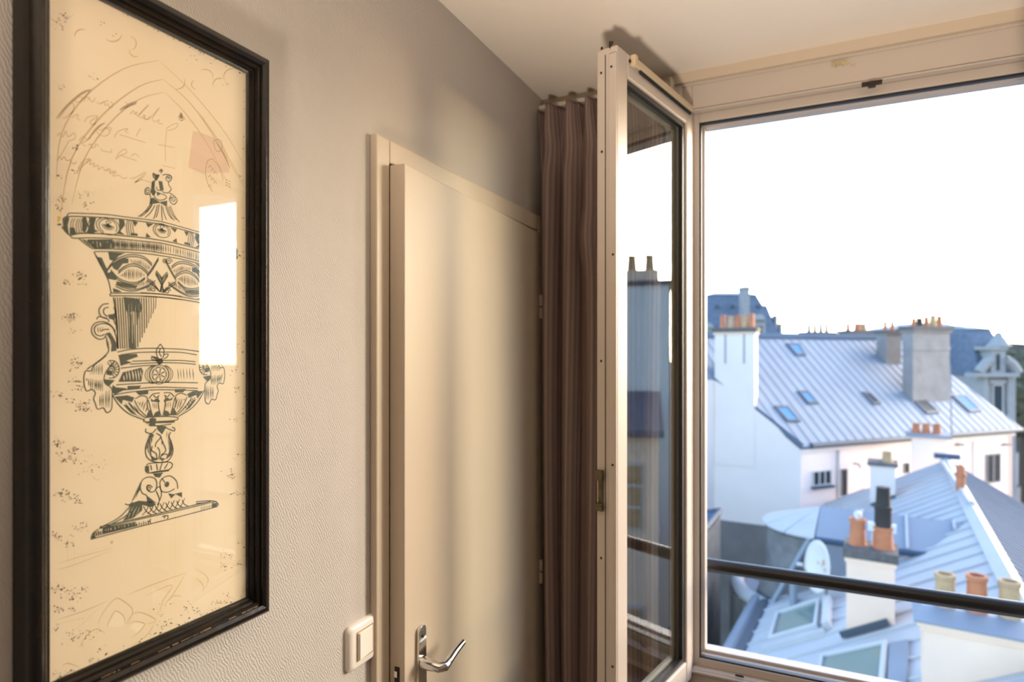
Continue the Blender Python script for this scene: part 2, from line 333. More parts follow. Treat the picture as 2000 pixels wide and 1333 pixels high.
# ---- handrail across the window, outside
hr = empty('handrail', (.9, 1.97, 1.0), 'dark round metal handrail across the open window', 'railing')
MB().tube([(WX0 - .05, 1.97, .996), (WX1 + .05, 1.97, .996)], .0205, 20).build('bar', M['rail'], hr, smooth=True)
for x in (WX0 - .03, WX1 + .03): MB().tube([(x, YW + TH, .996), (x, 1.97, .996)], .011, 12).build('bracket', M['rail'], hr, smooth=True)

# ---- curtains and track
def curtain(x0, x1, label, folds, seed, y0=1.708):
    rnd = random.Random(seed)
    nx, nz = 260, 60; z1, z0 = 2.385, .03
    ph = [rnd.uniform(-.6, .6) for _ in range(40)]; am = [rnd.uniform(.75, 1.2) for _ in range(40)]
    vs = []; fs = []; uvs = []
    for j in range(nz + 1):
        z = z1 + (z0 - z1) * (j / nz) ** 1.25
        top = max(0, 1 - (z1 - z) / .13)                                     # heading with pinched pleats
        for i in range(nx + 1):
            s = i / nx; p = s * folds; k = int(p)
            a = am[k % 40] * (1 - .45 * math.exp(-((z1 - z - .13) / .05) ** 2))
            fold = math.sin(2 * math.pi * p + ph[k % 40] * math.sin(math.pi * (p - k)) + .25 * math.sin(z * 3 + k))
            fold += .35 * math.sin(4 * math.pi * p + ph[(k + 3) % 40] * 2 + z * .8) * (1 - top)
            y = y0 + .030 * a * fold
            x = x0 + (x1 - x0) * s + .012 * math.cos(2 * math.pi * p) * (1 - top) * .9 + .006 * math.sin(z * 2.2 + s * 9)
            bul = math.exp(-((s - .42) / .07) ** 2) * math.exp(-((z - 1.98) / .07) ** 2)
            y -= .03 * bul
            vs.append((max(x, .004), min(y, 1.765), z)); uvs.append((s * folds * .16, z))
    for j in range(nz):
        for i in range(nx): fs.append((j*(nx+1)+i, j*(nx+1)+i+1, (j+1)*(nx+1)+i+1, (j+1)*(nx+1)+i))
    o = empty('curtain', ((x0 + x1) / 2, y0, 0), label, 'curtain')
    c = MB().add(vs, fs).build('cloth', M['cloth'], o, smooth=True)
    uvl = c.data.uv_layers.new(name='UVMap')
    for l in c.data.loops: uvl.data[l.index].uv = uvs[l.vertex_index]
    sd = c.modifiers.new('solid', 'SOLIDIFY'); sd.thickness = .0025
    for i in range(folds):
        xx = x0 + (x1 - x0) * (i + .5) / folds
        MB().tube([(xx, y0 + .012, z1 - .03), (xx, y0 + .018, z1 + .006)], .0025, 6).build('hook', M['frame_w'], o)
    return o
curtain(.010, .37, 'dark taupe striped pleated curtain hanging between the door and the open sash', 6, 3)
curtain(1.84, 2.64, 'dark taupe striped pleated curtain on the far side of the window', 13, 5)
tr = empty('curtain_track', (.2, 1.735, 2.40), 'short white curtain track under the ceiling above the dark curtain by the door', 'curtain track')
MB().box(.006, .40, 1.722, 1.748, 2.392, 2.404).build('rail', M['white_pvc'], tr, bevel=.002)
MB().box(.40, .408, 1.716, 1.752, 2.378, 2.412).build('end_stop', M['white_pvc'], tr, bevel=.003)
tr2 = empty('curtain_track', (2.2, 1.735, 2.40), 'white curtain track above the curtain on the far side of the window', 'curtain track')
MB().box(1.82, 2.68, 1.722, 1.748, 2.392, 2.404).build('rail', M['white_pvc'], tr2, bevel=.002)
MB().box(1.812, 1.82, 1.716, 1.752, 2.378, 2.412).build('end_stop', M['white_pvc'], tr2, bevel=.003)

# ---- added fill uplighter, unseen behind the camera, lifting ceiling and upper wall
lc = Vector((.80, -.95, 0))
fill_lamp = empty('fill_uplighter', lc, 'added unseen black uplighter can behind the camera, throwing warm fill light onto the ceiling', 'fill_lamp')
MB().lathe(lc, [(.001, 0), (.15, 0), (.15, .012), (.02, .02), (.02, .05)], 24).build('base', M['screw'], fill_lamp, smooth=True)
MB().lathe(lc, [(.02, .05), (.12, .07), (.165, .30), (.158, .30), (.112, .08), (.001, .065)], 28).build('can', M['rail'], fill_lamp, smooth=True)
ld = bpy.data.lights.new('fill_bulb', 'SPOT'); ld.energy = 520; ld.color = (1, .84, .68); ld.spot_size = math.radians(62); ld.spot_blend = 1; ld.shadow_soft_size = .15
lo = bpy.data.objects.new('fill_bulb', ld); COL.objects.link(lo); lo.parent = fill_lamp; lo.matrix_parent_inverse = Matrix.Translation(-lc); lo.location = lc + UP*.31; lo.rotation_euler = (Vector((.98, .45, ZC)) - (lc + UP*.31)).to_track_quat('-Z', 'Y').to_euler()

# ================================================================== FRAMED PICTURE
PY0, PY1, PZ0, PZ1 = .350, .666, 1.266, 2.085
pic = empty('framed_picture', (.0, (PY0 + PY1) / 2, PZ0), 'black moulded frame holding an antique print of an ornate lidded urn', 'picture')
# moulding profile: (inset from the outer edge, height off the wall)
PROF = [(0, .001), (0, .020), (.002, .026), (.006, .030), (.012, .031), (.016, .028), (.0165, .024), (.019, .0245), (.021, .022), (.0215, .018), (.024, .0185), (.0255, .016), (.026, .013), (.029, .0125), (.030, .010), (.030, .001)]
def rail_mesh(side):
    vs = []; n = len(PROF)
    for end in (0, 1):
        for (d, x) in PROF:
            y0, y1, z0, z1 = PY0 + d, PY1 - d, PZ0 + d, PZ1 - d
            c = {'l': ((y0, z0), (y0, z1)), 'r': ((y1, z0), (y1, z1)), 't': ((y0, z1), (y1, z1)), 'b': ((y0, z0), (y1, z0))}[side][end]
            vs.append((x, c[0], c[1]))
    fs = [(i, (i+1) % n, (i+1) % n + n, i + n) for i in range(n)] + [tuple(range(n)), tuple(range(n, 2*n))]
    return MB().add(vs, fs)
for sd in 'lrtb': rail_mesh(sd).build('frame_rail', M['frame'], pic, smooth=True)
rub = MB(); rr = random.Random(11)
for k in range(60):                                                           # rubbed spots along the edges of the moulding
    if rr.random() < .45: y = PY0 + .0165; z = rr.uniform(PZ0 + .03, PZ1 - .03); rub.box(.0237, .0249, y, y + rr.uniform(.0004, .001), z, z + rr.uniform(.002, .009))
    elif rr.random() < .6: y = rr.uniform(PY0 + .03, PY1 - .03); z = PZ0 + .0165; rub.box(.0237, .0247, y, y + rr.uniform(.002, .012), z, z + rr.uniform(.0004, .001))
    else: y = rr.uniform(PY0 + .03, PY1 - .03); z = PZ0 + .004; rub.box(.027, .0288, y, y + rr.uniform(.001, .006), z, z + rr.uniform(.0004, .0012))
rub.build('rubbed_edge', M['worn'], pic)['kind'] = 'stuff'
XP = .0095
paper = boxo('paper', M['paper'], pic, .006, XP, PY0 + .027, PY1 - .027, PZ0 + .027, PZ1 - .027)
boxo('glass', M['picture_glass'], pic, .0118, .0132, PY0 + .027, PY1 - .027, PZ0 + .027, PZ1 - .027)
YA, YB_, ZA, ZB = PY0 + .029, PY1 - .029, PZ0 + .029, PZ1 - .029
def PP(px, py):
    p = on_x(px, py, XP); return (p.y, p.z)
ZM = {'0': (0, 0, 1), 'A': (100, 320, 6.665), 'B': (280, 320, 6.665), 'C': (150, 500, 5.554), 'D': (150, 660, 4.443), 'E': (160, 800, 4.761), 'F': (100, 140, 6.665), 'G': (280, 140, 5.125), 'H': (100, 1050, 4.71)}
def Z(v, pts):                              # points read off an enlarged view -> points on the paper
    ox, oy, k = ZM[v]; return [PP(ox + x / k, oy + y / k) for x, y in pts]
def smooth(pts, n=4):
    if len(pts) < 3: return pts
    out = []
    for i in range(len(pts) - 1):
        p0, p1, p2, p3 = pts[max(i-1, 0)], pts[i], pts[i+1], pts[min(i+2, len(pts)-1)]
        for k in range(n):
            t = k / n; t2 = t*t; t3 = t2*t
            out.append(tuple(.5 * (2*p1[c] + (p2[c]-p0[c])*t + (2*p0[c]-5*p1[c]+4*p2[c]-p3[c])*t2 + (3*p1[c]-p0[c]-3*p2[c]+p3[c])*t3) for c in (0, 1)))
    out.append(pts[-1]); return out
LAY = {}
def layer(name): return LAY.setdefault(name, MB())
LEV = {'relief': .00005, 'fill': .00010, 'light': .00016, 'line': .00022, 'sepia': .00008, 'sepia_dark': .00012, 'stamp': .00007, 'foil': .00028, 'yellow': .00006}
def inside(p): return YA - .001 < p[0] < YB_ + .001 and ZA - .001 < p[1] < ZB + .001
def stroke(lay, pts, wpx=1.2, sm=True, taper=False):
    if sm: pts = smooth(pts)
    pts = [(min(max(p[0], YA), YB_), min(max(p[1], ZA), ZB)) for p in pts]
    n = len(pts); vs = []; fs = []; x = XP + LEV[lay]; hw_ = wpx * (.00083 if lay == 'line' else .00065) / 2
    for i, p in enumerate(pts):
        a, b = pts[max(i-1, 0)], pts[min(i+1, n-1)]; dy, dz = b[0]-a[0], b[1]-a[1]; L = math.hypot(dy, dz) or 1e-9
        h = hw_ * (1 if not taper else (.25 + .75 * math.sin(math.pi * min(1, max(0, i / max(1, n-1))))))
        vs += [(x, p[0] - dz/L*h, p[1] + dy/L*h), (x, p[0] + dz/L*h, p[1] - dy/L*h)]
    fs = [(2*i, 2*i+1, 2*i+3, 2*i+2) for i in range(n-1)]
    if n > 1: layer(lay).add(vs, fs)
def fill(lay, pts, sm=False):
    if sm: pts = smooth(pts + [pts[0]])[:-1]
    P3 = [Vector((XP + LEV[lay], min(max(p[0], YA), YB_), min(max(p[1], ZA), ZB))) for p in pts]
    layer(lay).add(P3, [tuple(t) for t in tessellate_polygon([P3])])
YC = PP(316, 600)[0]
def mirr(pts): return [(2 * YC - p[0], p[1]) for p in pts]
def both(fn, lay, pts, *a, **k): fn(lay, pts, *a, **k); fn(lay, mirr(pts), *a, **k)
def hatch(lay, poly, ang, step, wpx, jit=.3, seed=1, lo=0., hi=1.):
    rnd = random.Random(seed); c, s = math.cos(ang), math.sin(ang)
    Q = [(p[0]*c + p[1]*s, -p[0]*s + p[1]*c) for p in poly]; st = step * .00065
    u = min(p[0] for p in Q) + st * .5; u1 = max(p[0] for p in Q)
    while u < u1:
        xs = []
        for i in range(len(Q)):
            a, b = Q[i], Q[(i+1) % len(Q)]
            if (a[0] - u) * (b[0] - u) < 0: xs.append(a[1] + (b[1]-a[1]) * (u - a[0]) / (b[0]-a[0]))
        xs.sort()
        for i in range(0, len(xs) - 1, 2):
            v0, v1 = xs[i], xs[i+1]; d = v1 - v0; v0b = v0 + d * (lo + rnd.uniform(0, .12)); v1b = v0 + d * (hi - rnd.uniform(0, .12))
            if v1b - v0b < .0004: continue
            du = rnd.uniform(-jit, jit) * st
            stroke(lay, [(u*c - v0b*s, u*s + v0b*c), ((u+du*.4)*c - (v0b+v1b)/2*s, (u+du*.4)*s + (v0b+v1b)/2*c), (u*c - v1b*s, u*s + v1b*c)], wpx * rnd.uniform(.7, 1.3), sm=False, taper=True)
        u += st * rnd.uniform(.8, 1.2)
def ell(c, a, b, n=24, a0=0, a1=2*math.pi): return [(c[0] + a*math.cos(a0+(a1-a0)*k/n), c[1] + b*math.sin(a0+(a1-a0)*k/n)) for k in range(n+1)]
PX = .00065                                     # metres per pixel on the paper
def spiral(c, r, turns=1.6, a0=0., sgn=1, n=26): return [(c[0] + r*(1-.85*k/n)*math.cos(a0+sgn*2*math.pi*turns*k/n), c[1] + r*(1-.85*k/n)*math.sin(a0+sgn*2*math.pi*turns*k/n)) for k in range(n+1)]
def rosette(c, r, petals=6):
    both_ = [stroke('line', ell(c, r, r), 1.0, sm=False), stroke('line', ell(c, r*1.28, r*1.22), 1.2, sm=False)]
    for k in range(petals):
        a = 2*math.pi*k/petals; m = (c[0]+.6*r*math.cos(a), c[1]+.6*r*math.sin(a)); stroke('line', ell(m, r*.33, r*.33, 12), .9, sm=False)
    fill('line', ell(c, r*.16, r*.16, 10)[:-1])
# --- lid finial
fin = Z('B', [(85, 530), (20, 350), (35, 310), (90, 345), (115, 240), (170, 210), (120, 110), (165, 150), (205, 75), (245, 80), (225, 125), (250, 150), (300, 135), (370, 180), (340, 235), (360, 320), (310, 380), (380, 390), (440, 480), (390, 530), (300, 560), (215, 490)])
fill('light', fin)
for b in ([(85,530),(95,450),(75,400),(25,395),(22,340),(60,310),(75,335)], [(120,300),(115,240),(165,215),(185,190)], [(130,120),(125,160),(160,205),(205,150),(160,145),(130,120)],
          [(205,105),(225,75),(248,85),(225,125)], [(250,150),(285,140),(350,150),(368,190),(335,232),(295,210),(300,170),(340,185)], [(325,235),(330,280),(362,330),(320,378),(260,375)],
          [(335,385),(375,400),(440,470),(400,530),(350,500),(340,450),(380,440)], [(150,370),(140,420),(190,470),(260,470),(300,440),(280,410),(230,390)], [(170,300),(180,340),(230,350),(265,380)]):
    stroke('line', Z('B', b), 1.4)
for f in ([(85,530),(90,455),(130,440),(210,500),(310,480),(305,560),(215,510)], [(110,245),(150,225),(145,330),(165,370),(120,420),(95,360)], [(195,225),(245,230),(265,350),(215,340)], [(128,125),(160,150),(210,145),(160,210)], [(170,360),(235,390),(180,420)], [(215,85),(245,85),(230,120)]):
    fill('line', Z('B', f))
stroke('line', spiral(Z('B', [(330,180)])[0], 5*PX), 1.0, sm=False); stroke('line', spiral(Z('B', [(385,455)])[0], 7*PX, a0=2), 1.1, sm=False); stroke('line', spiral(Z('B', [(60,365)])[0], 6*PX, a0=1, sgn=-1), 1.1, sm=False)
for a, b in (((95,520),(-70,690)), ((120,530),(-40,690)), ((150,540),(20,700)), ((180,540),(130,720)), ((205,530),(165,700)), ((235,540),(245,740)), ((250,560),(300,730)), ((290,560),(370,720)), ((310,560),(400,740)), ((350,550),(470,760)), ((110,525),(0,640)), ((330,555),(430,730))):
    mid = ((a[0]*.5+b[0]*.5)*.92+.08*a[0], a[1]*.45+b[1]*.55 + 12); stroke('line', Z('B', [a, mid, b]), 1.1)
# --- lip band (left half traced, right half mirrored)
lip = [(165, 690), (330, 645), (700, 660), (940, 690), (1200, 720), (1460, 750)]
top = Z('A', [(210,690),(225,650),(330,645),(700,660),(940,690),(1200,722),(1440,755)]); both(stroke, 'line', top, 1.3)
lt = Z('A', [(150,740),(200,690),(430,690),(700,705),(940,725),(1200,755),(1440,790)]); lb = Z('A', [(1440,1000),(1200,965),(940,940),(700,915),(430,905),(330,915),(230,925),(140,820)])
both(stroke, 'line', lt, 1.5); both(stroke, 'line', lb, 1.6)
for f in ([(150,750),(190,700),(240,700),(215,800),(230,920),(160,860)], [(240,830),(300,830),(330,915),(240,920)], [(405,700),(455,695),(480,800),(440,905),(400,870)], [(490,700),(585,705),(560,800),(570,860),(620,880),(520,905),(455,900),(480,850),(500,780)], [(880,725),(950,735),(960,800),(900,880),(960,930),(810,905),(890,860)], [(1060,745),(1130,760),(1090,820)], [(1040,900),(1120,910),(1130,940),(1030,935)], [(1230,770),(1330,785),(1260,830)], [(1240,900),(1300,960),(1230,960)]):
    both(fill, 'fill', Z('A', f))
for cx in (260, 290, 330, 360, 390, 430, 490, 515, 545, 985, 1010, 1040, 1070):
    both(stroke, 'line', Z('A', [(cx+18,705+cx*.03),(cx-8,770+cx*.03),(cx,850+cx*.03),(cx+12,905+cx*.03)]), 1.0)
for (zx, zy, rr_) in ((740,815,15), (1430,870,13)):
    c = Z('A', [(zx, zy)])[0]
    if zx > 1400: c = (YC, c[1])
    for s_ in ((1, -1) if zx < 1400 else (1,)):
        cc = c if s_ == 1 else (2*YC - c[0], c[1])
        fill('light', ell(cc, rr_*1.3*PX, rr_*1.0*PX, 18)[:-1]); stroke('line', ell(cc, rr_*1.35*PX, rr_*1.02*PX), 1.2, sm=False); stroke('line', ell(cc, rr_*1.05*PX, rr_*.85*PX, a0=-.6, a1=4.2), 1.2, sm=False)
        for k in range(9): a = -.3 - 2.6*k/8; stroke('line', [(cc[0], cc[1]+3*PX), (cc[0]+rr_*.8*PX*math.cos(a), cc[1]+3*PX+rr_*.7*PX*math.sin(a))], 1.2, sm=False)
        stroke('line', spiral((cc[0], cc[1]+6*PX), 5*PX, 1.2), 1.2, sm=False)
both(stroke, 'line', Z('A', [(250,930),(290,970),(500,965),(800,975),(1200,1010),(1440,1035)]), 1.4)
both(stroke, 'line', Z('A', [(130,790),(80,795)]), 2.2)
# --- cove with strokes
cove = Z('A', [(390,985),(520,985),(800,985),(1200,1015),(1440,1040),(1440,1160),(1200,1130),(800,1115),(550,1105)])
both(fill, 'fill', Z('A', [(470,985),(800,985),(830,1100),(550,1105)])); both(stroke, 'line', Z('A', [(360,975),(450,1050),(540,1110)]), 1.3); both(stroke, 'line', Z('A', [(410,985),(480,1050),(560,1090)]), 1.2)
hatch('line', cove, 0, 3.4, 2.0, seed=4); hatch('line', mirr(cove), 0, 5, 1.3, seed=5)
both(hatch, 'light', Z('A', [(520,1010),(800,1010),(820,1095),(580,1095)]), 0.1, 6, 1.6, .5, 3)
both(stroke, 'line', Z('A', [(550,1108),(800,1112),(1200,1132),(1440,1165)]), 1.4); both(stroke, 'line', Z('A', [(560,1145),(800,1145),(1200,1168),(1440,1200)]), 1.4)
# --- frieze with interlaced ovals
both(stroke, 'line', Z('A', [(555,1150),(620,1260),(650,1333)]), 1.4); both(stroke, 'line', Z('C', [(205,0),(280,140),(340,260),(372,400)]), 1.5)
frz = Z('C', [(215,-50),(560,-60),(900,-30),(930,420),(600,400),(380,400),(330,230)])
both(fill, 'fill', Z('C', [(215,10),(270,20),(330,150),(350,290),(365,330),(300,190)])); both(fill, 'fill', Z('C', [(370,90),(430,60),(500,25),(560,30),(560,80),(500,85),(440,160),(400,140)]))
both(fill, 'fill', Z('C', [(330,190),(375,170),(440,240),(420,265),(345,250)])); both(fill, 'fill', Z('C', [(430,275),(520,300),(660,325),(640,355),(560,350),(430,320)])); both(fill, 'fill', Z('C', [(390,350),(450,370),(490,395),(395,395)])); both(fill, 'fill', Z('A', [(740,1150),(960,1165),(880,1200),(820,1270),(760,1250)]))
for o_ in (0, 22):
    both(stroke, 'line', Z('C', [(325,165-o_*.3),(400,80-o_),(520,20-o_),(640,10-o_),(740,40-o_),(815,110-o_)]), 1.5)
    both(stroke, 'line', Z('C', [(365,150+o_),(450,240+o_),(560,285+o_*.8),(660,285+o_*.8),(740,235+o_*.6)]), 1.5)
    both(stroke, 'line', Z('C', [(450,190-o_),(530,130-o_),(620,110-o_),(700,140-o_),(770,200-o_)]), 1.5)
    both(stroke, 'line', Z('C', [(420,310+o_),(520,350+o_),(620,365+o_*.8),(740,335+o_*.6),(850,270+o_)]), 1.5)
    both(stroke, 'line', Z('C', [(885,20+o_),(820,130+o_),(760,210+o_)]), 1.5); both(stroke, 'line', Z('C', [(860,160+o_),(905,215+o_),(930,260+o_)]), 1.4)
    both(stroke, 'line', Z('C', [(760,240+o_),(840,310+o_),(900,390)]), 1.4); both(stroke, 'line', Z('C', [(905,390),(925,320-o_),(990,215-o_)]), 1.4)
both(hatch, 'line', Z('C', [(470,215),(540,145),(620,130),(700,160),(745,210),(660,262),(560,260)]), 0, 3.6, 1.3, .3, 8)
both(hatch, 'line', Z('C', [(570,40),(690,40),(770,90),(800,130),(760,170),(700,110),(600,85)]), 0, 3.2, 1.0, .2, 9); both(hatch, 'line', Z('C', [(640,300),(740,265),(800,240),(840,280),(740,330),(650,345)]), 0, 3.2, 1.0, .2, 10)
for (zx, zy) in ((1000, 60), (830, 360), (980, 380)): c = Z('C', [(zx, zy)])[0]; stroke('line', spiral(c, 7*PX), 1.2, sm=False); stroke('line', spiral((c[0]-9*PX, c[1]), 5*PX, sgn=-1), 1.1, sm=False)
# --- ring below the frieze, fluted neck
both(stroke, 'line', Z('C', [(375,405),(600,405),(860,412),(1135,440)]), 1.5); both(stroke, 'line', Z('C', [(365,435),(600,435),(860,445),(1135,475)]), 1.5); both(stroke, 'line', Z('C', [(375,405),(358,422),(370,440)]), 1.5)
both(stroke, 'line', Z('C', [(395,450),(425,620),(440,800),(440,1010)]), 1.6)
for k in range(18):
    x0_ = 415 + k * 26; L = 1010 if x0_ < 640 else 1010 - (x0_ - 640) * 2.0
    stroke('line', Z('C', [(x0_, 452), (x0_ + 18 - k, 720 if L > 760 else (452+L)/2), (x0_ + 35 - 2.5*k, L)]), 1.5 if x0_ < 760 else 1.0)
for f in ([(505,445),(680,470),(705,560),(690,620),(600,600),(560,640),(520,560)], [(545,600),(600,640),(620,760),(630,1010),(570,1005),(560,800)], [(400,480),(420,600),(435,800),(425,800)], [(640,560),(680,620),(650,760)]): fill('fill', Z('C', f))
hatch('light', Z('C', [(540,480),(680,520),(700,600),(640,960),(570,980),(550,600)]), .02, 7, 1.4, .3, 12)
# --- handle scroll on the left, mirrored right
for b in ([(345,520),(280,530),(240,590),(265,660),(340,690),(345,720)], [(345,560),(300,570),(290,620),(330,660)], [(440,1000),(430,900),(400,800),(350,740),(280,715),(200,730),(160,790),(175,860),(240,905),(300,890),(320,840)], [(420,820),(370,760),(300,735),(220,750),(190,790),(205,850),(260,870),(300,850)],
          [(255,820),(300,800),(350,800)], [(320,880),(330,960),(345,1030),(300,1090),(200,1170),(110,1230)], [(215,690),(240,660),(330,680)], [(400,560),(425,620),(400,690),(430,760)]): both(stroke, 'line', Z('C', b), 1.5)
for f in ([(315,840),(360,830),(400,890),(430,950),(430,1030),(370,1040),(380,940)], [(335,640),(400,630),(420,610),(410,700),(350,680)]): both(fill, 'fill', Z('C', f))
both(hatch, 'line', Z('C', [(215,770),(280,765),(320,800),(260,820),(220,840)]), .1, 4, 1.0, .3, 14); both(hatch, 'line', Z('C', [(330,900),(375,920),(370,1040),(340,1020)]), .15, 4, 1.0, .3, 15)
# --- belt with rosette
for b in ([(350,125),(480,100),(650,92),(900,100),(1060,120)], [(380,150),(520,130),(680,125),(900,128),(1040,150)], [(480,205),(680,198),(900,198),(1030,210)], [(460,230),(700,218),(900,220),(1030,232)], [(380,265),(560,245),(700,240)], [(340,410),(520,398),(760,388),(1050,392)], [(330,460),(480,448),(700,430),(1050,440)], [(310,500),(480,470),(720,452),(1050,460)]): stroke('line', Z('D', b), 1.5)
for f in ([(360,150),(520,140),(530,165),(430,200),(480,215),(380,245),(370,190)], [(310,410),(340,430),(440,440),(330,495),(300,470)], [(400,300),(560,260),(575,290),(560,380),(360,385)], [(440,420),(560,415),(540,440),(440,450)]): fill('fill', Z('D', f))
hatch('light', Z('D', [(410,290),(570,265),(560,375),(400,375)]), .15, 5.5, 2.2, .5, 16); hatch('line', Z('D', [(870,260),(1020,262),(1020,370),(870,370)]), .1, 6, 1.2, .3, 17)
c = Z('D', [(715, 320)])[0]; fill('light', ell(c, 33*PX, 20*PX, 24)[:-1]); rosette(c, 15*PX, 7)
for k in (1.25, 1.5, 1.75): stroke('line', ell(c, 15*PX*k*1.08, 15*PX*min(k, 1.3), a0=2.0, a1=4.2), 1.1, sm=False); stroke('line', ell(c, 15*PX*k*1.08, 15*PX*min(k, 1.3), a0=-1.0, a1=1.1), 1.1, sm=False)
for b in ([(725,55),(690,110),(700,170),(725,185),(750,165),(755,105),(725,55)], [(750,150),(790,140),(785,165),(755,185)], [(725,90),(715,130),(735,165)], [(700,175),(660,165),(650,185),(700,205)]): stroke('line', Z('D', b), 1.4)
for f in ([(640,155),(700,175),(750,190),(745,220),(710,240),(690,200)], ): fill('line', Z('D', f))
# --- ram heads either side of the belt
ram = [(255,155),(200,200),(150,240),(120,290),(75,290),(60,370),(80,460),(130,450),(160,480),(145,530),(160,570),(180,620),(230,610),(260,650),(300,620),(305,520),(300,440),(240,390),(250,300),(330,200)]
both(fill, 'light', Z('D', ram)); both(stroke, 'line', Z('D', ram), 1.5)
both(hatch, 'line', Z('D', [(150,240),(225,215),(235,330),(110,320)]), 0, 3.2, 1.2, .2, 18); both(hatch, 'line', Z('D', [(75,350),(240,360),(230,480),(110,450)]), 0, 3.6, 1.8, .3, 19); both(hatch, 'line', Z('D', [(200,480),(300,440),(300,620),(190,610)]), 0, 3.6, 1.5, .3, 20)
for f in ([(90,320),(200,335),(230,370),(180,370),(110,345)], [(200,490),(260,500),(250,550),(200,540)], [(240,360),(330,370),(280,420),(240,400)], [(60,380),(80,370),(85,450),(70,440)], [(260,280),(310,290),(300,330),(255,320)]): both(fill, 'fill', Z('D', f))
for k in range(9):
    a = 1.9 - k * .42
    cD = Z('D', [(300, 275)])[0]
    for s_ in (1, -1):
        cc = cD if s_ == 1 else (2*YC - cD[0], cD[1]); sx = s_
        stroke('line', [(cc[0]+sx*5*PX*math.cos(a), cc[1]+5*PX*math.sin(a)), (cc[0]+sx*14*PX*math.cos(a+.2), cc[1]+15*PX*math.sin(a+.2))], 1.3, sm=False)
        if k == 0: stroke('line', ell(cc, 14*PX, 16*PX, a0=-1.9, a1=2.0) if s_ == 1 else mirr(ell(cD, 14*PX, 16*PX, a0=-1.9, a1=2.0)), 1.4, sm=False); stroke('line', spiral(cc, 6*PX), 1.3, sm=False)
# --- gadrooned bowl
bowl = Z('D', [(320,510),(380,590),(460,660),(580,705),(620,720),(640,690),(720,685),(720,455),(520,480),(420,495)])
both(stroke, 'line', Z('D', [(312,505),(370,590),(460,665),(590,715)]), 1.6)
for f in ([(325,512),(440,500),(500,520),(480,560),(400,540),(390,580)], [(400,580),(440,590),(520,670),(580,700),(470,655)], [(640,525),(665,545),(690,525),(720,545),(720,560),(645,555)], [(610,660),(640,620),(660,690),(600,700)], [(510,470),(620,460),(620,490),(540,500)], [(680,650),(720,630),(720,690),(660,690)]): both(fill, 'fill', Z('D', f))
for b in ([(505,530),(560,505),(610,520),(610,590),(640,680)], [(500,545),(540,620),(610,690)], [(625,530),(660,490),(720,480)], [(620,540),(640,620),(660,685)], [(715,500),(690,520),(665,500)], [(450,560),(520,640),(600,700)], [(770,500),(765,600),(745,680)]): both(stroke, 'line', Z('D', b), 1.5)
both(hatch, 'line', Z('D', [(520,560),(600,540),(620,650),(580,650)]), -.3, 5, 1.3, .4, 22); both(hatch, 'line', Z('D', [(650,560),(718,560),(718,620),(660,620)]), 0, 3.6, 1.1, .4, 23); both(hatch, 'line', Z('D', [(400,560),(480,570),(560,670),(480,650)]), .6, 5, 1.5, .4, 24)
# --- knop and stem
for b in ([(590,710),(600,730),(850,718),(862,690),(700,685),(640,705)], [(600,740),(830,735),(835,720)], [(620,755),(700,765),(820,750)], [(600,790),(600,820),(650,830),(690,790)], [(770,780),(840,810),(850,790),(825,775)], [(640,830),(620,880),(595,960),(610,1040),(680,1080),(780,1075),(830,1010),(830,940),(800,860),(815,820)], [(690,830),(730,860),(690,910),(680,950)], [(730,860),(745,910),(765,950),(770,985),(730,1020)], [(700,950),(720,990),(705,1050),(660,1065)], [(655,940),(650,980),(690,1010),(690,1060)], [(720,1060),(730,1030),(770,1010),(800,1030)],
          [(600,1130),(620,1095),(700,1085),(800,1080),(830,1105),(800,1145),(700,1160),(620,1175),(595,1150),(600,1130)], [(640,1105),(650,1150)], [(690,1095),(700,1150)], [(740,1090),(720,1150)], [(790,1090),(760,1140)], [(640,1175),(800,1155)]): stroke('line', Z('D', b), 1.6)
for f in ([(630,700),(690,700),(680,770),(630,770)], [(690,760),(780,770),(740,840),(700,800)], [(640,830),(670,840),(640,940),(650,1050),(600,960)], [(810,870),(835,950),(820,1020),(770,1060),(800,990)], [(590,1120),(625,1110),(630,1170),(595,1160)], [(660,1180),(750,1170),(720,1215),(680,1210)], [(735,890),(755,905),(735,930)], [(640,1020),(690,1050),(650,1070)], [(720,1040),(770,1050),(740,1075)], [(700,725),(840,722),(830,735),(700,738)]): fill('fill', Z('D', f))
hatch('line', Z('D', [(770,800),(815,830),(830,960),(810,1030),(790,950)]), .05, 3, 1.0, .3, 25); hatch('light', Z('D', [(630,860),(660,860),(640,1040),(605,980)]), .1, 4, 1.2, .3, 26)
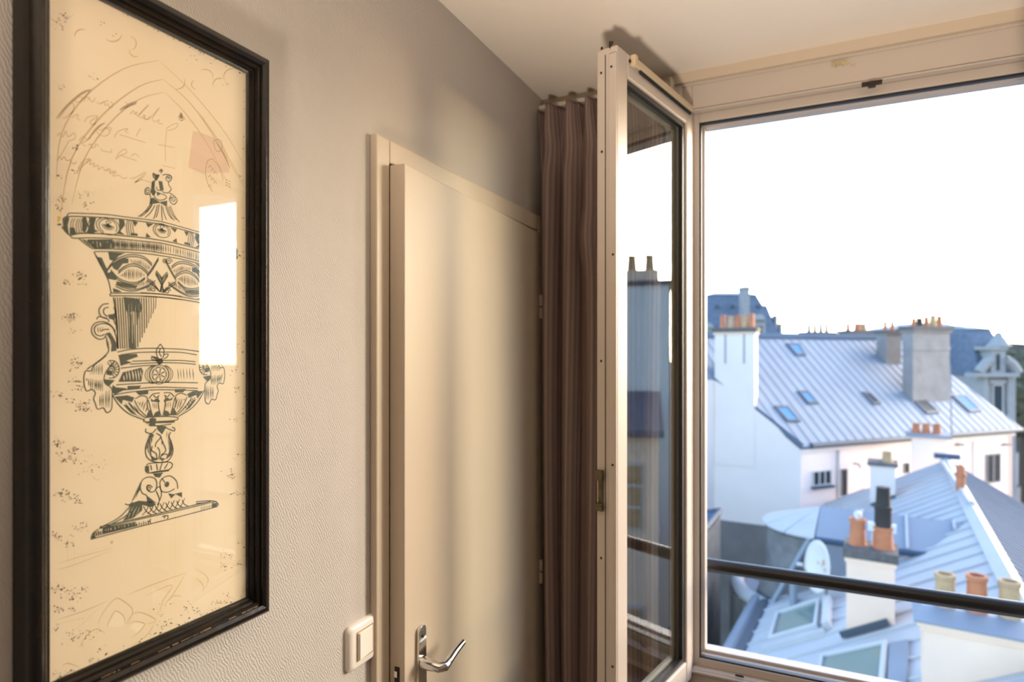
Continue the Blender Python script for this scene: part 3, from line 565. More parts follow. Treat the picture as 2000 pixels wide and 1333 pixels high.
# --- foot: leaves, net pattern, plinth
for b in ([(470,850),(520,740),(570,650),(640,630),(690,660),(690,740),(650,770),(610,750),(605,710),(635,705)], [(540,720),(560,780),(600,800),(610,860)], [(720,690),(750,640),(820,620),(880,670),(890,740)], [(725,690),(740,760),(800,770),(860,740)], [(690,760),(720,840),(700,890)], [(745,640),(770,680)], [(400,880),(440,890),(470,860)], [(680,750),(720,720),(740,790),(720,850)], [(430,920),(340,1010),(170,1100)], [(470,940),(380,1010),(230,1090)], [(160,1110),(500,1030),(920,935),(1250,855)], [(165,1095),(500,1018),(920,920),(1200,855)], [(85,1200),(100,1160),(150,1115)], [(80,1210),(500,1100),(900,1000),(1260,905)], [(1060,860),(1200,850),(1260,870),(1265,900)], [(1060,875),(1130,870),(1200,855)]): stroke('line', Z('E', b), 1.5)
for f in ([(440,880),(530,850),(640,860),(690,880),(650,910),(560,890),(560,940),(480,1010),(380,1040),(430,950)], [(600,800),(640,830),(690,870),(620,870)], [(800,780),(850,790),(930,770),(930,820),(870,790),(830,830)], [(190,1105),(500,1045),(510,1085),(200,1160)], [(85,1195),(110,1165),(130,1190),(95,1210)], [(535,700),(560,650),(545,740),(490,840)], [(1210,870),(1260,875),(1255,910),(1210,915)]): fill('fill', Z('E', f))
fill('line', ell(Z('E', [(790, 698)])[0], 5*PX, 5.5*PX, 14)[:-1]); stroke('line', spiral(Z('E', [(625, 735)])[0], 6*PX), 1.3, sm=False)
for k in range(8):
    stroke('line', Z('E', [(570+k*52, 900 - k*8), (600+k*50, 950-k*10), (650+k*48, 985-k*12)]), 1.2); stroke('line', Z('E', [(620+k*48, 890-k*9), (600+k*48, 940-k*10), (560+k*50, 985-k*10)]), 1.2)
for k in range(26): stroke('line', Z('E', [(110+k*21, 1140-k*4.4+ (8 if k%2 else 0)), (112+k*21, 1185-k*5)]), 2.0 if k < 16 else 1.3, sm=False)
hatch('light', Z('E', [(200,1115),(500,1052),(505,1075),(205,1145)]), .1, 6, 1.5, .5, 27); hatch('light', Z('E', [(440,900),(560,900),(520,990),(380,1035)]), -.5, 6, 1.3, .4, 28); hatch('line', Z('E', [(1100,905),(1210,880),(1210,915),(1100,945)]), 0, 4, 1.2, .3, 29)
for b in ([(745,1000),(770,990),(765,1015)], [(770,990),(800,992),(795,1020)], [(640,1020),(620,1050)]): stroke('line', Z('E', b), 1.6)
# --- faint gothic arches behind
for (a, wv_) in (([(110,350),(120,262),(165,190),(240,135),(310,118)], 2.2), ([(118,420),(140,310),(200,225),(270,170),(318,155)], 2.6), ([(140,400),(165,310),(215,240),(270,195),(320,180)], 2.2), ([(318,155),(370,200),(420,270),(479,370)], 2.4), ([(312,120),(375,180),(440,260),(478,325)], 1.8), ([(322,180),(365,225),(410,290),(450,370)], 2.2), ([(385,215),(430,280),(470,350)], 2.0)):
    stroke('sepia', [PP(*p) for p in a], wv_, taper=True)
for (a, wv_) in (([(110,232),(130,208),(160,182),(178,175)], 3.4), ([(196,202),(212,196)], 3), ([(235,213),(255,203),(268,198)], 3.4), ([(170,275),(190,250),(205,240)], 3), ([(420,275),(436,300),(450,330)], 3.4), ([(118,305),(135,275)], 2.4), ([(395,230),(418,268)], 2.2)):
    stroke('sepia_dark', [PP(*p) for p in a], wv_, taper=True)
for (x, y, r_) in ((400,150,16), (430,165,14), (455,150,18), (345,160,16), (250,85,16), (265,100,12), (220,65,18), (385,165,11), (160,70,14)):
    stroke('sepia', [PP(x + r_*math.cos(t*.3 + x), y + r_*.9*math.sin(t*.3 + x)) for t in range(9)], 2.2, taper=True)
# --- handwriting
HW = [[(310,380),(330,340),(400,330),(380,390),(310,395)], [(400,300),(470,260),(500,250),(450,330),(420,390)], [(430,345),(480,330),(500,350),(470,365)], [(500,340),(520,390),(555,380),(570,340)], [(590,400),(640,420),(690,390),(700,440),(740,420),(760,470),(800,450),(790,400),(770,400)], [(890,500),(960,460),(1060,430),(1110,410),(1000,460),(900,510)], [(950,470),(1000,450),(990,410),(960,400)], [(1030,550),(1070,510),(1090,560),(1110,520),(1130,580),(1270,430),(1140,560),(1180,600),(1220,580),(1200,560),(1230,620),(1270,610),(1280,580)],
      [(100,610),(180,500),(250,415),(295,430),(280,520),(200,590),(150,610)], [(260,600),(330,560),(350,560),(340,610),(380,635)], [(430,660),(480,590),(610,580),(520,640),(510,680),(560,690),(580,640),(610,600)], [(600,750),(660,760),(700,730),(740,750),(760,800),(700,840),(620,820),(590,770)], [(700,740),(780,730),(760,780)], [(820,860),(860,790),(940,750),(1000,745),(960,780),(1010,800)], [(890,820),(1230,925)], [(1165,740),(1130,790),(1110,840)],
      [(80,840),(110,800),(150,850),(190,770),(220,850),(300,800),(310,870),(240,900)], [(360,900),(420,840),(460,880),(520,860),(470,890),(400,940),(450,970)], [(480,960),(520,940),(520,990),(570,980),(580,940),(620,970)], [(650,1000),(660,1030),(720,1040),(780,1050),(780,1010)], [(840,1150),(880,1060),(960,1010),(980,1060),(900,1090),(860,1130)], [(900,1090),(1110,1160)], [(1040,1100),(1090,1070),(1140,1110)],
      [(80,1170),(110,1100),(130,1150),(170,1110),(200,1160),(250,1150),(270,1190),(310,1200),(320,1170)], [(350,1290),(400,1180),(500,1130),(400,1240),(370,1290)], [(450,1200),(520,1140),(500,1210),(560,1190),(550,1240),(610,1220),(610,1280),(670,1240),(700,1290),(760,1260),(780,1310),(830,1290),(850,1330)]]
for b in HW: stroke('sepia', Z('F', b), 1.3)
for b in ([(690,90),(760,90),(760,130),(830,110),(800,160),(880,150),(930,190),(990,180)], [(1020,190),(1090,180),(1230,110),(1180,190),(1090,250),(1170,210),(1300,245)], [(1100,240),(1200,140)]): stroke('sepia', Z('A', b), 1.3)
for b in ([(0,470),(60,470),(160,360),(90,470),(120,500),(160,480),(150,520),(195,520)], [(230,570),(290,530),(340,520),(330,560),(250,590),(230,575)], [(150,730),(310,760)], [(230,600),(220,760),(222,900)], [(190,940),(320,970)]): stroke('sepia', Z('G', b), 1.2)
fill('sepia_dark', ell(Z('G', [(378, 440)])[0], 3.5*PX, 6*PX, 10)[:-1]); stroke('sepia_dark', spiral(Z('G', [(380, 470)])[0], 7*PX), 1.6, sm=False)
# --- stamp with round postmark
fill('stamp', Z('G', [(495,590),(600,620),(780,690),(840,830),(860,1010),(600,1020),(450,960)]))
for b in ([(620,1000),(640,900),(690,870)], [(620,1000),(640,1110),(690,1200)], [(690,870),(760,960),(800,1090)], [(700,690),(760,680),(790,740),(760,800),(720,780),(700,690)]): stroke('sepia_dark', Z('G', b), 1.2)
for k in range(7): x, y = 650 + (k % 3) * 26, 960 + k * 32; stroke('sepia_dark', Z('G', [(x, y), (x+20, y-25), (x+32, y+8)]), 1.2, sm=False)
for k in range(6): x, y = 820 + (k % 2) * 30, 1080 + k * 14; stroke('sepia_dark', Z('G', [(x, y), (x+22, y+6)]), 1.2, sm=False)
# --- tracery relief near the foot of the sheet
for lay, wv_, b in (('sepia',1.6,[(430,800),(480,690),(590,565),(680,600),(745,660),(740,720),(690,800)]), ('sepia',1.4,[(510,830),(540,760),(590,680),(660,720),(685,800)]), ('sepia',1.5,[(700,780),(760,700),(850,700),(965,765),(880,800)]), ('sepia',1.4,[(700,800),(770,775),(860,800),(800,880),(740,920)]), ('sepia',1.5,[(260,1010),(330,900),(420,845),(495,885)]), ('sepia',1.3,[(50,760),(300,680),(510,590)]), ('sepia',1.3,[(60,800),(310,740)]), ('sepia',1.3,[(440,650),(230,850)]), ('sepia',1.5,[(700,530),(950,430),(1260,320)]), ('sepia',1.5,[(860,540),(1110,440),(1030,580),(1000,690)]), ('sepia',1.4,[(1330,290),(1430,360),(1440,420),(1400,480)]), ('sepia',1.4,[(1330,380),(1390,430),(1400,500)]), ('sepia',1.4,[(1230,340),(1150,480),(1030,640)]), ('sepia',1.4,[(1060,600),(1130,540),(1200,545)]), ('sepia',1.3,[(960,780),(880,900),(760,990)]), ('sepia',1.3,[(530,1040),(480,1110)]), ('sepia',1.4,[(100,1190),(150,1160),(270,1200)]), ('sepia',1.0,[(50,300),(210,255),(560,120)]), ('sepia',1.0,[(60,240),(300,170),(580,95)]), ('sepia',1.0,[(210,40),(215,250)]), ('sepia',1.0,[(150,60),(150,230)]), ('sepia',1.0,[(230,160),(540,80)])):
    stroke(lay, Z('H', b), wv_, taper=True)
for f in ([(520,825),(555,750),(595,690),(650,725),(680,800),(600,830)], [(720,830),(770,785),(850,805),(790,880)]): fill('relief', Z('H', f))
fill('sepia', Z('H', [(545,35),(570,32),(565,60),(545,62)]))
# --- foil flecks of the worn sheet: left margin, right margin, edges
fr = random.Random(21)
def fleck(x, y, s):
    p = PP(x, y)
    if not inside(p): return
    n = fr.randint(4, 6); a = fr.uniform(0, 6.28); el = fr.uniform(.3, .9)
    fill('foil', [(p[0] + s*PX*math.cos(a + 2*math.pi*k/n) * fr.uniform(.5, 1.1), p[1] + el*s*PX*math.sin(a + 2*math.pi*k/n) * fr.uniform(.5, 1.1)) for k in range(n)])
CL = [(115,45,16,14),(125,30,20,8),(200,45,3,6),(220,70,3,6),(178,150,6,8),(122,170,8,8),(148,290,12,7),(116,345,8,6),(148,337,7,8),(120,390,14,8),(165,380,14,9),(168,398,14,8),(115,405,10,7),(155,537,26,9),(130,552,14,8),(165,555,6,8),(135,620,34,12),(145,645,8,8),(150,705,18,10),(152,715,16,12),(148,745,18,9),(155,760,16,10),(112,770,12,9),(137,785,8,8),(162,790,28,10),(162,800,24,9),(115,865,20,10),(130,895,40,16),(145,880,24,12),(180,912,26,26),(125,965,30,12),(150,975,18,12),(110,1048,24,9),(150,1030,20,16),(135,1060,14,10),(110,1150,10,8),(125,1150,18,12),(140,1165,26,14),(165,1150,12,9),(115,1190,14,8),(140,1190,12,10),(110,1225,8,8),(145,1245,26,18),(170,1240,20,14),(120,1320,20,12),(180,1290,8,10),(200,1270,6,8),(320,1220,12,10),(310,1200,8,8),(335,1215,14,12),(330,1180,6,8),
      (452,930,34,12),(462,965,20,9),(468,890,12,9),(440,1085,22,10),(468,1100,14,7),(437,1105,14,8),(465,1060,8,6),(430,640,26,22),(450,665,30,20),(425,655,16,14),(460,725,14,10),(465,760,12,9),(462,820,10,8),(400,1200,22,22),(370,1190,20,14),(420,1180,14,16),(445,1170,12,14),(380,110,10,14),(420,120,8,12),(470,345,8,6),(440,160,8,12),(395,105,6,10)]
for (x, y, n, sp) in CL:
    for k in range(n): fleck(fr.gauss(x, sp * .7), fr.gauss(y, sp * .42), fr.uniform(.7, 2.0))
for k in range(140):
    t = fr.random()
    e = fr.choice('tbr')
    if e == 't': fleck(206 + 270*t, 3 + 137*t + abs(fr.gauss(0, 4)), fr.uniform(1, 3))
    elif e == 'b': fleck(112 + 365*t, 1326 - 158*t - abs(fr.gauss(0, 4)), fr.uniform(1, 2.6))
    else: fleck(477 - abs(fr.gauss(0, 2)), 140 + 1030*t, fr.uniform(1, 2.6))
fill('yellow', Z('A', [(80,680),(130,690),(110,750),(80,770)]))
for k, nm, mm in (('relief','tracery_relief','pale'),('yellow','yellow_mark','yellow'),('stamp','stamp_print','stamp'),('sepia','sepia_drawing','sepia'),('fill','urn_shading','ink'),('sepia_dark','sepia_shading','sepia_dark'),('light','urn_highlight','paper_line'),('line','urn_drawing','ink'),('foil','worn_foil','foil')):
    if k in LAY: LAY[k].build(nm, M[mm], paper)['kind'] = 'stuff'          # hundreds of hair-thin printed strokes

# ================================================================== OUTSIDE: ROOFTOPS
GZ = CAM.z - 19.0
struct(MB().box(-600, 900, 3, 1200, GZ - .5, GZ).build('ground', M['ground']))
def hv(v): return Vector((v.x, v.y, 0))
def clip_poly(poly, k, c, keep_ge):             # Sutherland-Hodgman against coordinate k = c
    out = []
    for i in range(len(poly)):
        p, q_ = poly[i], poly[(i+1) % len(poly)]
        ip = p[k] >= c if keep_ge else p[k] <= c; iq = q_[k] >= c if keep_ge else q_[k] <= c
        if ip: out.append(p)
        if ip != iq:
            t = (c - p[k]) / (q_[k] - p[k]); out.append((p[0] + t*(q_[0]-p[0]), p[1] + t*(q_[1]-p[1])))
    return out
def roof(parent, O, e, u, poly, spacing, m, seam=(.035, .05), a_off=0., gap=.012, seams=True, name='roof', sm=None):
    """sheet-metal roof: O + a e + b u, poly in (a, b); every sheet and every standing seam is a piece of its own"""
    n = e.cross(u).normalized()
    if n.z < 0: n = -n
    P = lambda a, b, c=0.: O + e*a + u*b + n*c
    base = MB().prism([P(a, b, -.06) for a, b in poly], n * -.08).build(name, M['zinc_dark'], parent)
    a0 = min(p[0] for p in poly); a1 = max(p[0] for p in poly); a = math.floor((a0 - a_off) / spacing) * spacing + a_off
    while a < a1:
        pc = clip_poly(clip_poly(poly, 0, a + gap, True), 0, a + spacing - gap, False)
        if len(pc) > 2 and max(p[0] for p in pc) - min(p[0] for p in pc) > .02:
            MB().prism([P(x, y, 0) for x, y in pc], n * -.05).build('zinc_sheet', m, base)
        if seams and a0 < a < a1:
            ys = []
            for i in range(len(poly)):
                p, q_ = poly[i], poly[(i+1) % len(poly)]
                if (p[0] - a) * (q_[0] - a) < 0: ys.append(p[1] + (q_[1]-p[1]) * (a - p[0]) / (q_[0]-p[0]))
            ys.sort()
            for i in range(0, len(ys) - 1, 2):
                if ys[i+1] - ys[i] > .05: MB().obox(P(a - seam[0]/2, ys[i], -.05), e*seam[0], u*(ys[i+1]-ys[i]), n*(seam[1]+.05)).build('standing_seam', sm or m, base)
        a += spacing
    return base, P, n
def pot(parent, p, h, r, m, taper=.82, cowl=None):
    o = MB().lathe(p, [(r*1.12, 0), (r*1.12, .05*h), (r, .07*h), (r*taper, .86*h), (r*taper*1.16, .88*h), (r*taper*1.16, h), (r*taper*.8, h), (r*taper*.8, h*.7), (0.001, h*.7)], 14).build('chimney_pot', m, parent, smooth=True)
    return o
def chimney(parent, P0, ex, pl_, pr_, yb, yt, depth, m, cap=(.12, .09), capm=None, pots=(), zb=None, pot_m=None, band=None):
    """stack whose front stands in the upright plane through P0 along ex, between two pixel columns"""
    n = ex.cross(UP).normalized()
    L = on_plane(pl_, yb, P0, n); Rr = on_plane(pr_, yb, P0, n); T = on_plane((pl_+pr_)/2, yt, P0, n)
    wv = hv(Rr - L); wl = wv.length; wu = wv.normalized(); dp = n if n.dot(FW) > 0 else -n
    z0 = min(L.z, Rr.z) - .6 if zb is None else zb; z1 = T.z
    o = MB().obox(Vector((L.x, L.y, z0)), wv, dp*depth, UP*(z1-z0)).build('chimney', m, parent)
    cm = capm or M['brickcap']; ov, th = cap
    c = Vector((L.x, L.y, z1))
    MB().obox(c - wu*ov*.5 - dp*ov*.5, wu*(wl+ov), dp*(depth+ov), UP*th*.5).build('chimney_cap', m if band is None else band, o)
    MB().obox(c - wu*ov - dp*ov + UP*th*.5, wu*(wl+2*ov), dp*(depth+2*ov), UP*th).build('chimney_cap', cm, o)
    for (fx, h, r, pm) in pots: pot(o, c + wu*wl*fx + dp*depth*.5 + UP*(th*1.5), h, r, M[pm])
    return o, c, wu, dp, wl
def skylight(parent, P0, n, quad, pm, fm='gutter', lift=.07, fw=.13):
    p = [on_plane(x, y, P0, n) for x, y in quad]; c = sum(p, Vector()) / 4
    if n.z < 0: n = -n
    o = MB()
    for i in range(4):
        a, b = p[i], p[(i+1) % 4]; ai = a + (c-a).normalized()*fw; bi = b + (c-b).normalized()*fw
        o.prism([a - n*.02, b - n*.02, bi - n*.02, ai - n*.02], n*(lift+.02))
    f = o.build('skylight', M[fm], parent)
    MB().prism([q_ + (c-q_).normalized()*fw*.8 + n*(lift*.45) for q_ in p], n*.02).build('pane', pm, f)
    return f
def facade_window(parent, P0, n, x0, x1, y0, y1, panes, pm='window_dark', sill=None, fm='frame_w', depth=.06):
    n = n if n.dot(FW) < 0 else -n
    a = on_plane(x0, y0, P0, n); b = on_plane(x1, y0, P0, n); c = on_plane(x1, y1, P0, n); ex = hv(b - a); wl = ex.length; ex.normalize(); hh = (a.z - on_plane(x0, y1, P0, n).z)
    o = Vector((a.x, a.y, a.z - hh)); fr_ = .12 * wl / max(1, panes); fr_ = min(fr_, .09); f = MB()
    f.obox(o, ex*fr_, n*depth, UP*hh).obox(o + ex*(wl-fr_), ex*fr_, n*depth, UP*hh).obox(o + ex*fr_, ex*(wl-2*fr_), n*depth, UP*fr_).obox(o + ex*fr_ + UP*(hh-fr_), ex*(wl-2*fr_), n*depth, UP*fr_)
    for k in range(1, panes): f.obox(o + ex*(fr_ + (wl-2*fr_)*k/panes - fr_*.5) + UP*fr_, ex*fr_, n*depth, UP*(hh-2*fr_))
    w_ = f.build('window', M[fm], parent)
    for k in range(panes): MB().obox(o + ex*(fr_ + (wl-2*fr_)*k/panes) + UP*fr_ + n*.006, ex*((wl-2*fr_)/panes), n*.015, UP*(hh-2*fr_)).build('pane', M[pm], w_)
    if sill: MB().obox(o - ex*.05 - UP*.10, ex*(wl+.1), n*.16, UP*.08).build('sill', M[sill], w_)
    return w_

# ---- the long zinc-roofed house across the courtyard
E0 = on_h(1565, 866, -3.2); E1 = on_h(1990, 835, -3.2); e = (E1 - E0).normalized(); s = UP.cross(e)
if s.dot(FW) < 0: s = -s
u = (s + UP * .95).normalized(); rn = e.cross(u).normalized(); fn = e.cross(UP).normalized()
if fn.dot(FW) > 0: fn = -fn
def onr(x, y): return on_plane(x, y, E0, rn)
def ab(p, O=E0, e_=e, u_=u): return ((p - O).dot(e_), (p - O).dot(u_))
hb_r = onr(1480, 657).z; bR = (hb_r - E0.z) / u.z
v1 = ab(onr(1470, 792)); v2 = ab(onr(1395, 740)); v3 = (v2[0] - 9.0, v2[1]); r0 = ab(E1); r1 = ab(onr(1860, 735))
rr_ = (r0[0] + (r1[0]-r0[0]) * (bR - r0[1]) / (r1[1]-r0[1]), bR)
house = empty('zinc_roofed_house', (E0.x, E0.y, GZ), 'long pale house with a pitched zinc roof, skylights and a windowless white gable', 'building')
poly = [(-.05, -.18), (r0[0] + .2, -.18), (rr_[0], bR), (v3[0], bR), v3, v2, v1]
roof(house, E0, e, u, poly, .46, M['zinc'], seam=(.03, .020))
MB().obox(E0 + e*v3[0] + u*bR - u*.15 + rn*.0, e*(rr_[0]-v3[0]), u*.3, rn*.07 if rn.z > 0 else rn*-.07).build('ridge_cap', M['zinc_dark'], house)
# back slope
ub = (-s*-1 - UP * .95); RB_ = E0 + u*bR; ub = (s - UP*.95).normalized()
MB().prism([RB_ + e*v3[0], RB_ + e*rr_[0], RB_ + e*rr_[0] + ub*bR, RB_ + e*v3[0] + ub*bR], UP*-.1).build('back_slope', M['zinc_dark'], house)
# walls
C0, C2 = E0, onr(1395, 740); C3 = C2 - e*9.0
V1 = onr(1470, 792)
def upright(parent, name, m, top, z0, thick):     # wall below a polyline
    a, b = top[0], top[-1]; d = hv(b - a).normalized(); nn_ = d.cross(UP)
    if nn_.dot(FW) < 0: nn_ = -nn_
    pts = [Vector(p) for p in top] + [Vector((b.x, b.y, z0)), Vector((a.x, a.y, z0))]
    return MB().prism(pts, nn_*thick).build(name, m, parent)
dz = UP * .04
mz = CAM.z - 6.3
gA = [C2 - dz, V1 - dz, C0 - dz]
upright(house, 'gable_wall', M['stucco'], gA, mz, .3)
upright(house, 'gable_wall', M['court'], [Vector((C2.x, C2.y, mz)), Vector((C0.x, C0.y, mz))], GZ, .3)  # lower gable: light falling off into the courtyard, put into a darker grey
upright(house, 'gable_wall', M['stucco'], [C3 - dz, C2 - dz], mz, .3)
upright(house, 'gable_wall', M['court'], [Vector((C3.x, C3.y, mz)), Vector((C2.x, C2.y, mz))], GZ, .3)  # same fall-off of light painted into the lower wall here
MB().prism([C3 - dz, C3 + u*(bR - v3[1]) - dz, C3 + u*(bR - v3[1]) + ub*bR - dz, Vector((C3 + u*(bR - v3[1]) + ub*bR).to_tuple()[:2] + (GZ,)), Vector(C3.to_tuple()[:2] + (GZ,))], e*.3).build('end_wall', M['stucco'], house)
MB().tube([C2, V1, C0 + u*-.1], .055, 6).build('verge_trim', M['zinc_dark'], house)
C1 = E0 + e*(r0[0] - .25)
fw0 = C0 - e*-.0
upright(house, 'facade_wall', M['pink'], [C0 + s*.12 - UP*.12, C1 + s*.12 - UP*.12], GZ, .35)
MB().prism([C1 + s*.12 - UP*.1, C1 + s*(2*bR*u.dot(s)) - UP*.1, Vector((C1 + s*(2*bR*u.dot(s))).to_tuple()[:2] + (GZ,)), Vector((C1 + s*.12).to_tuple()[:2] + (GZ,)) ], e*-.3).build('end_wall', M['pink'], house)
MB().obox(C0 + s*.12 - UP*.34 - s*.14, e*(r0[0]-.25), s*.14, UP*.26).build('cornice', M['stucco'], house)
gu = MB()
gu.tube([E0 + e*.35 - s*.12 + UP*-.10, C1 + e*.25 - s*.12 + UP*-.10], .10, 10); gu.build('gutter', M['gutter'], house)
FP = C0 + s*.12
facade_window(house, FP, fn, 1586, 1622, 921, 950, 3, sill='zinc_dark')
facade_window(house, FP, fn, 1641, 1653, 917, 970, 1, 'window_dark', fm='stack')
facade_window(house, FP, fn, 1924, 1952, 888, 945, 2, 'window_dark', fm='stack')
facade_window(house, FP, fn, 1764, 1774, 905, 925, 1, 'window_dark', fm='stack')
def onf(x, y, o=.06): return on_plane(x, y, FP, fn) + fn*o
MB().tube([onf(1635, 880), onf(1635, 990)], .05, 8).build('downpipe', M['zinc_light'], house); MB().tube([onf(1898, 862), onf(1898, 930)], .04, 8).build('downpipe', M['zinc_light'], house)
for (x0_, x1_) in ((1865, 1874), (1957, 1965)): MB().obox(onf(x0_, 866, 0), onf(x1_, 866, 0) - onf(x0_, 866, 0), fn*.2, UP*-.1).build('bracket', M['stack'], house)
MB().tube([onf(1664, 905), onf(1664, 905, .3), onf(1665, 912, .32)], .03, 6).build('wall_lamp', M['gutter'], house)
# chimneys
gd = hv(C0 - C2).normalized()
ch, c, wu, dp, wl = chimney(house, C2 - gd.cross(UP)*(.03 if gd.cross(UP).dot(FW) > 0 else -.03), gd, 1396, 1474, 740, 653, .75, M['stucco'], (.10, .16), M['brickcap'], zb=E0.z - 1, band=M['cream'],
    pots=((.16, .5, .11, 'terra'), (.36, .46, .11, 'buff'), (.55, .48, .12, 'terra'), (.72, .46, .11, 'buff'), (.88, .52, .12, 'terra')))
for f_ in (.25, .72): MB().obox(c + wu*wl*f_ - dp*.004 - UP*1.1, wu*.06, dp*.004, UP*1.1).build('soot_stain', M['stack'], ch)
P_ = onr(1745, 712); chimney(house, P_, e, 1732, 1760, 712, 655, .5, M['stack'], (.10, .14), M['brickcap'], pots=((.25, .42, .09, 'terra'), (.75, .42, .09, 'terra')))
P_ = onr(1822, 785); ch, c, wu, dp, wl = chimney(house, P_, e, 1783, 1855, 780, 650, .45, M['stack'], (.12, .18), M['brickcap'],
    pots=((.16, .34, .10, 'terra'), (.34, .36, .10, 'soot'), (.5, .42, .11, 'terra'), (.68, .5, .14, 'buff'), (.86, .48, .12, 'terra')))
MB().obox(c - wu*.02 - dp*.03 - UP*.75, wu*(wl+.04), dp*.03, UP*.16).build('string_course', M['stack'], ch)
MB().tube([c + wu*wl*.1 + UP*.2, c + wu*wl*.12 + UP*.6, c + wu*wl*.19 + UP*.95], .035, 6).build('aerial', M['soot'], ch)
Pr = E0 + u*bR + s*.9
chimney(house, Pr, e, 1583, 1632, 664, 656, .6, M['stack'], (.06, .12), M['brickcap'], pots=((.15, .36, .09, 'stack'), (.38, .36, .09, 'buff'), (.62, .4, .09, 'stack'), (.85, .4, .09, 'buff')))
chimney(house, Pr, e, 1660, 1706, 664, 653, .6, M['stack'], (.08, .12), M['brickcap'], pots=((.15, .36, .1, 'terra'), (.55, .36, .16, 'terra'), (.8, .36, .16, 'buff')))
SK = [((1535,672.6),(1558.7,672.6),(1574,695),(1555,696),'skyl'), ((1556.7,765),(1577,765),(1597.7,789),(1578,790.6),'skyl'), ((1510.7,794.7),(1537,794.7),(1563,825),(1537,825),'skyl'), ((1682.7,767.5),(1697,767.5),(1719.7,790),(1705,792),'window_dark'), ((1771.4,773),(1795,772),(1834,807.5),(1810,810),'window_dark'), ((1858,774),(1882.6,772),(1915.8,803.6),(1894,806.5),'skyl')]
for a_, b_, c_, d_, pm_ in SK: skylight(house, E0, rn, (a_, b_, c_, d_), M[pm_])

# ---- the lower house below the window: zinc gable roof running away, wing with a round end
va = math.atan2(1735 - CX, FPX); d = FW*math.cos(va) + RT*math.sin(va); wd_ = RT*math.cos(va) - FW*math.sin(va)
RA = on_h(1850, 898, -3.5); EA = on_h(1490, 1180, -5.8)
rise = RA.z - EA.z; run = (RA - EA).dot(wd_); u1 = (wd_*run + UP*rise).normalized(); n1 = d.cross(u1).normalized()
if n1.z < 0: n1 = -n1
def on1(x, y): return on_plane(x, y, EA, n1)
def ab1(p): return ((p - EA).dot(d), (p - EA).dot(u1))
B1L = ab1(RA)[1]; aR = ab1(RA)[0]; aF = ab1(on1(1588, 992))[0]; aN = -9.5
low = empty('lower_zinc_house', (EA.x, EA.y, GZ), 'low house close below the window with a pale ribbed zinc gable roof', 'building')
rf1, P1, _ = roof(low, EA, d, u1, [(aN, -.1), (aN, B1L), (aR, B1L), (aF, .0), (aF - .3, -.1)], .62, M['zinc_light'], seam=(.05, .035), name='roof', sm=M['zinc_light'])
u2 = (wd_ - UP*.62).normalized(); RL = RA - d*(aR - aN)
aP = 3.2
roof(low, RL, d, u2, [(aP, 0), (aR - aN, 0), (aR - aN, 3.6), (aP, 3.6)], .36, M['tile'], seam=(.05, .018), sm=M['zinc_dark'])
MB().obox(RL - u1*.20 + n1*.02, d*(aR - aN), u1*.20, n1*.05).build('ridge_flashing', M['zinc_light'], low)
MB().obox(RL - u1*.02 + n1*.02, d*(aR - aN), u2*.16, UP*.05).build('ridge_flashing', M['zinc'], low)
p_ = RA - d*.05; MB().obox(p_ - wd_*.35 + UP*.02, d*.3, wd_*.7, UP*.14).build('ridge_end', M['zinc_dark'], low)
MB().tube([on1(1843, 908) + n1*.05, on1(1900, 990) + n1*.05], .09, 6).build('hip_flashing', M['zinc_light'], low)
# eaves gutter and court wall
e0_, e1_ = EA + d*aN, EA + d*.2
MB().tube([e0_ - wd_*.16 + UP*-.02, e1_ - wd_*.16 + UP*-.02], .15, 10).build('gutter', M['zinc'], low)
MB().obox(e0_ - wd_*.04 + n1*.0, d*(-aN + .2), wd_*.16, UP*.10).build('gutter_lining', M['gutter'], low)
MB().obox(Vector((e0_.x, e0_.y, GZ)) + wd_*.12, d*(-aN + aF), wd_*.3, UP*(EA.z - .14 - GZ)).build('court_wall', M['court'], low)
far_ = EA + d*aF
upright(low, 'end_wall', M['stucco'], [EA + d*(aF-.3) + wd_*.2 - UP*.2, RA - d*.3 - UP*.22, RA - d*.3 + u2*4.5 - UP*.25], GZ, .3)
# skylights in the low roof
skylight(low, EA, n1, ((1521,1206),(1606,1178),(1600,1232),(1506,1258)), M['green_glass'], 'frame_w', .12, .10)
skylight(low, EA, n1, ((1608,1290),(1738,1262),(1732,1345),(1592,1376)), M['green_glass'], 'frame_w', .10, .10)
MB().prism([on1(1491,1267), on1(1612,1236), on1(1612,1243), on1(1491,1276)], n1*.09).build('flashing', M['zinc_light'], low)
MB().prism([on1(1614,1178), on1(1627,1174), on1(1625,1228), on1(1612,1234)], n1*.14).build('flashing', M['frame_w'], low)
MB().prism([on1(1740,1264), on1(1778,1257), on1(1775,1340), on1(1738,1350)], n1*.06).build('flashing', M['zinc'], low)
# chimneys of the low house
P_ = on1(1652, 1247); ch, c, wu, dp, wl = chimney(low, P_, wd_, 1653, 1748, 1240, 1104, .62, M['cream'], (.05, .15), M['brickcap'], zb=P_.z - .6)
base_p = MB().obox(P_ - wd_*.05 - dp*.06 - UP*.0, u1*(wl*1.12), dp*.06, n1*.10).build('base_flashing', M['gutter'], ch)
pot(ch, c + wu*wl*.22 + dp*.3 + UP*.225, .44, .125, M['terra'], .9); MB().lathe(c + wu*wl*.22 + dp*.3 + UP*.66, [(.05, 0), (.06, .1), (.02, .14), (.001, .15)], 10).build('pot_vent', M['dish'], ch)
pot(ch, c + wu*wl*.76 + dp*.3 + UP*.225, .36, .15, M['terra'], .9)
MB().lathe(c + wu*wl*.76 + dp*.3 + UP*.58, [(.13, 0), (.125, .28), (.135, .30), (.135, .34), (.11, .36), (.10, .64), (.11, .66), (.001, .67)], 14).build('flue_cowl', M['soot'], ch, smooth=True)
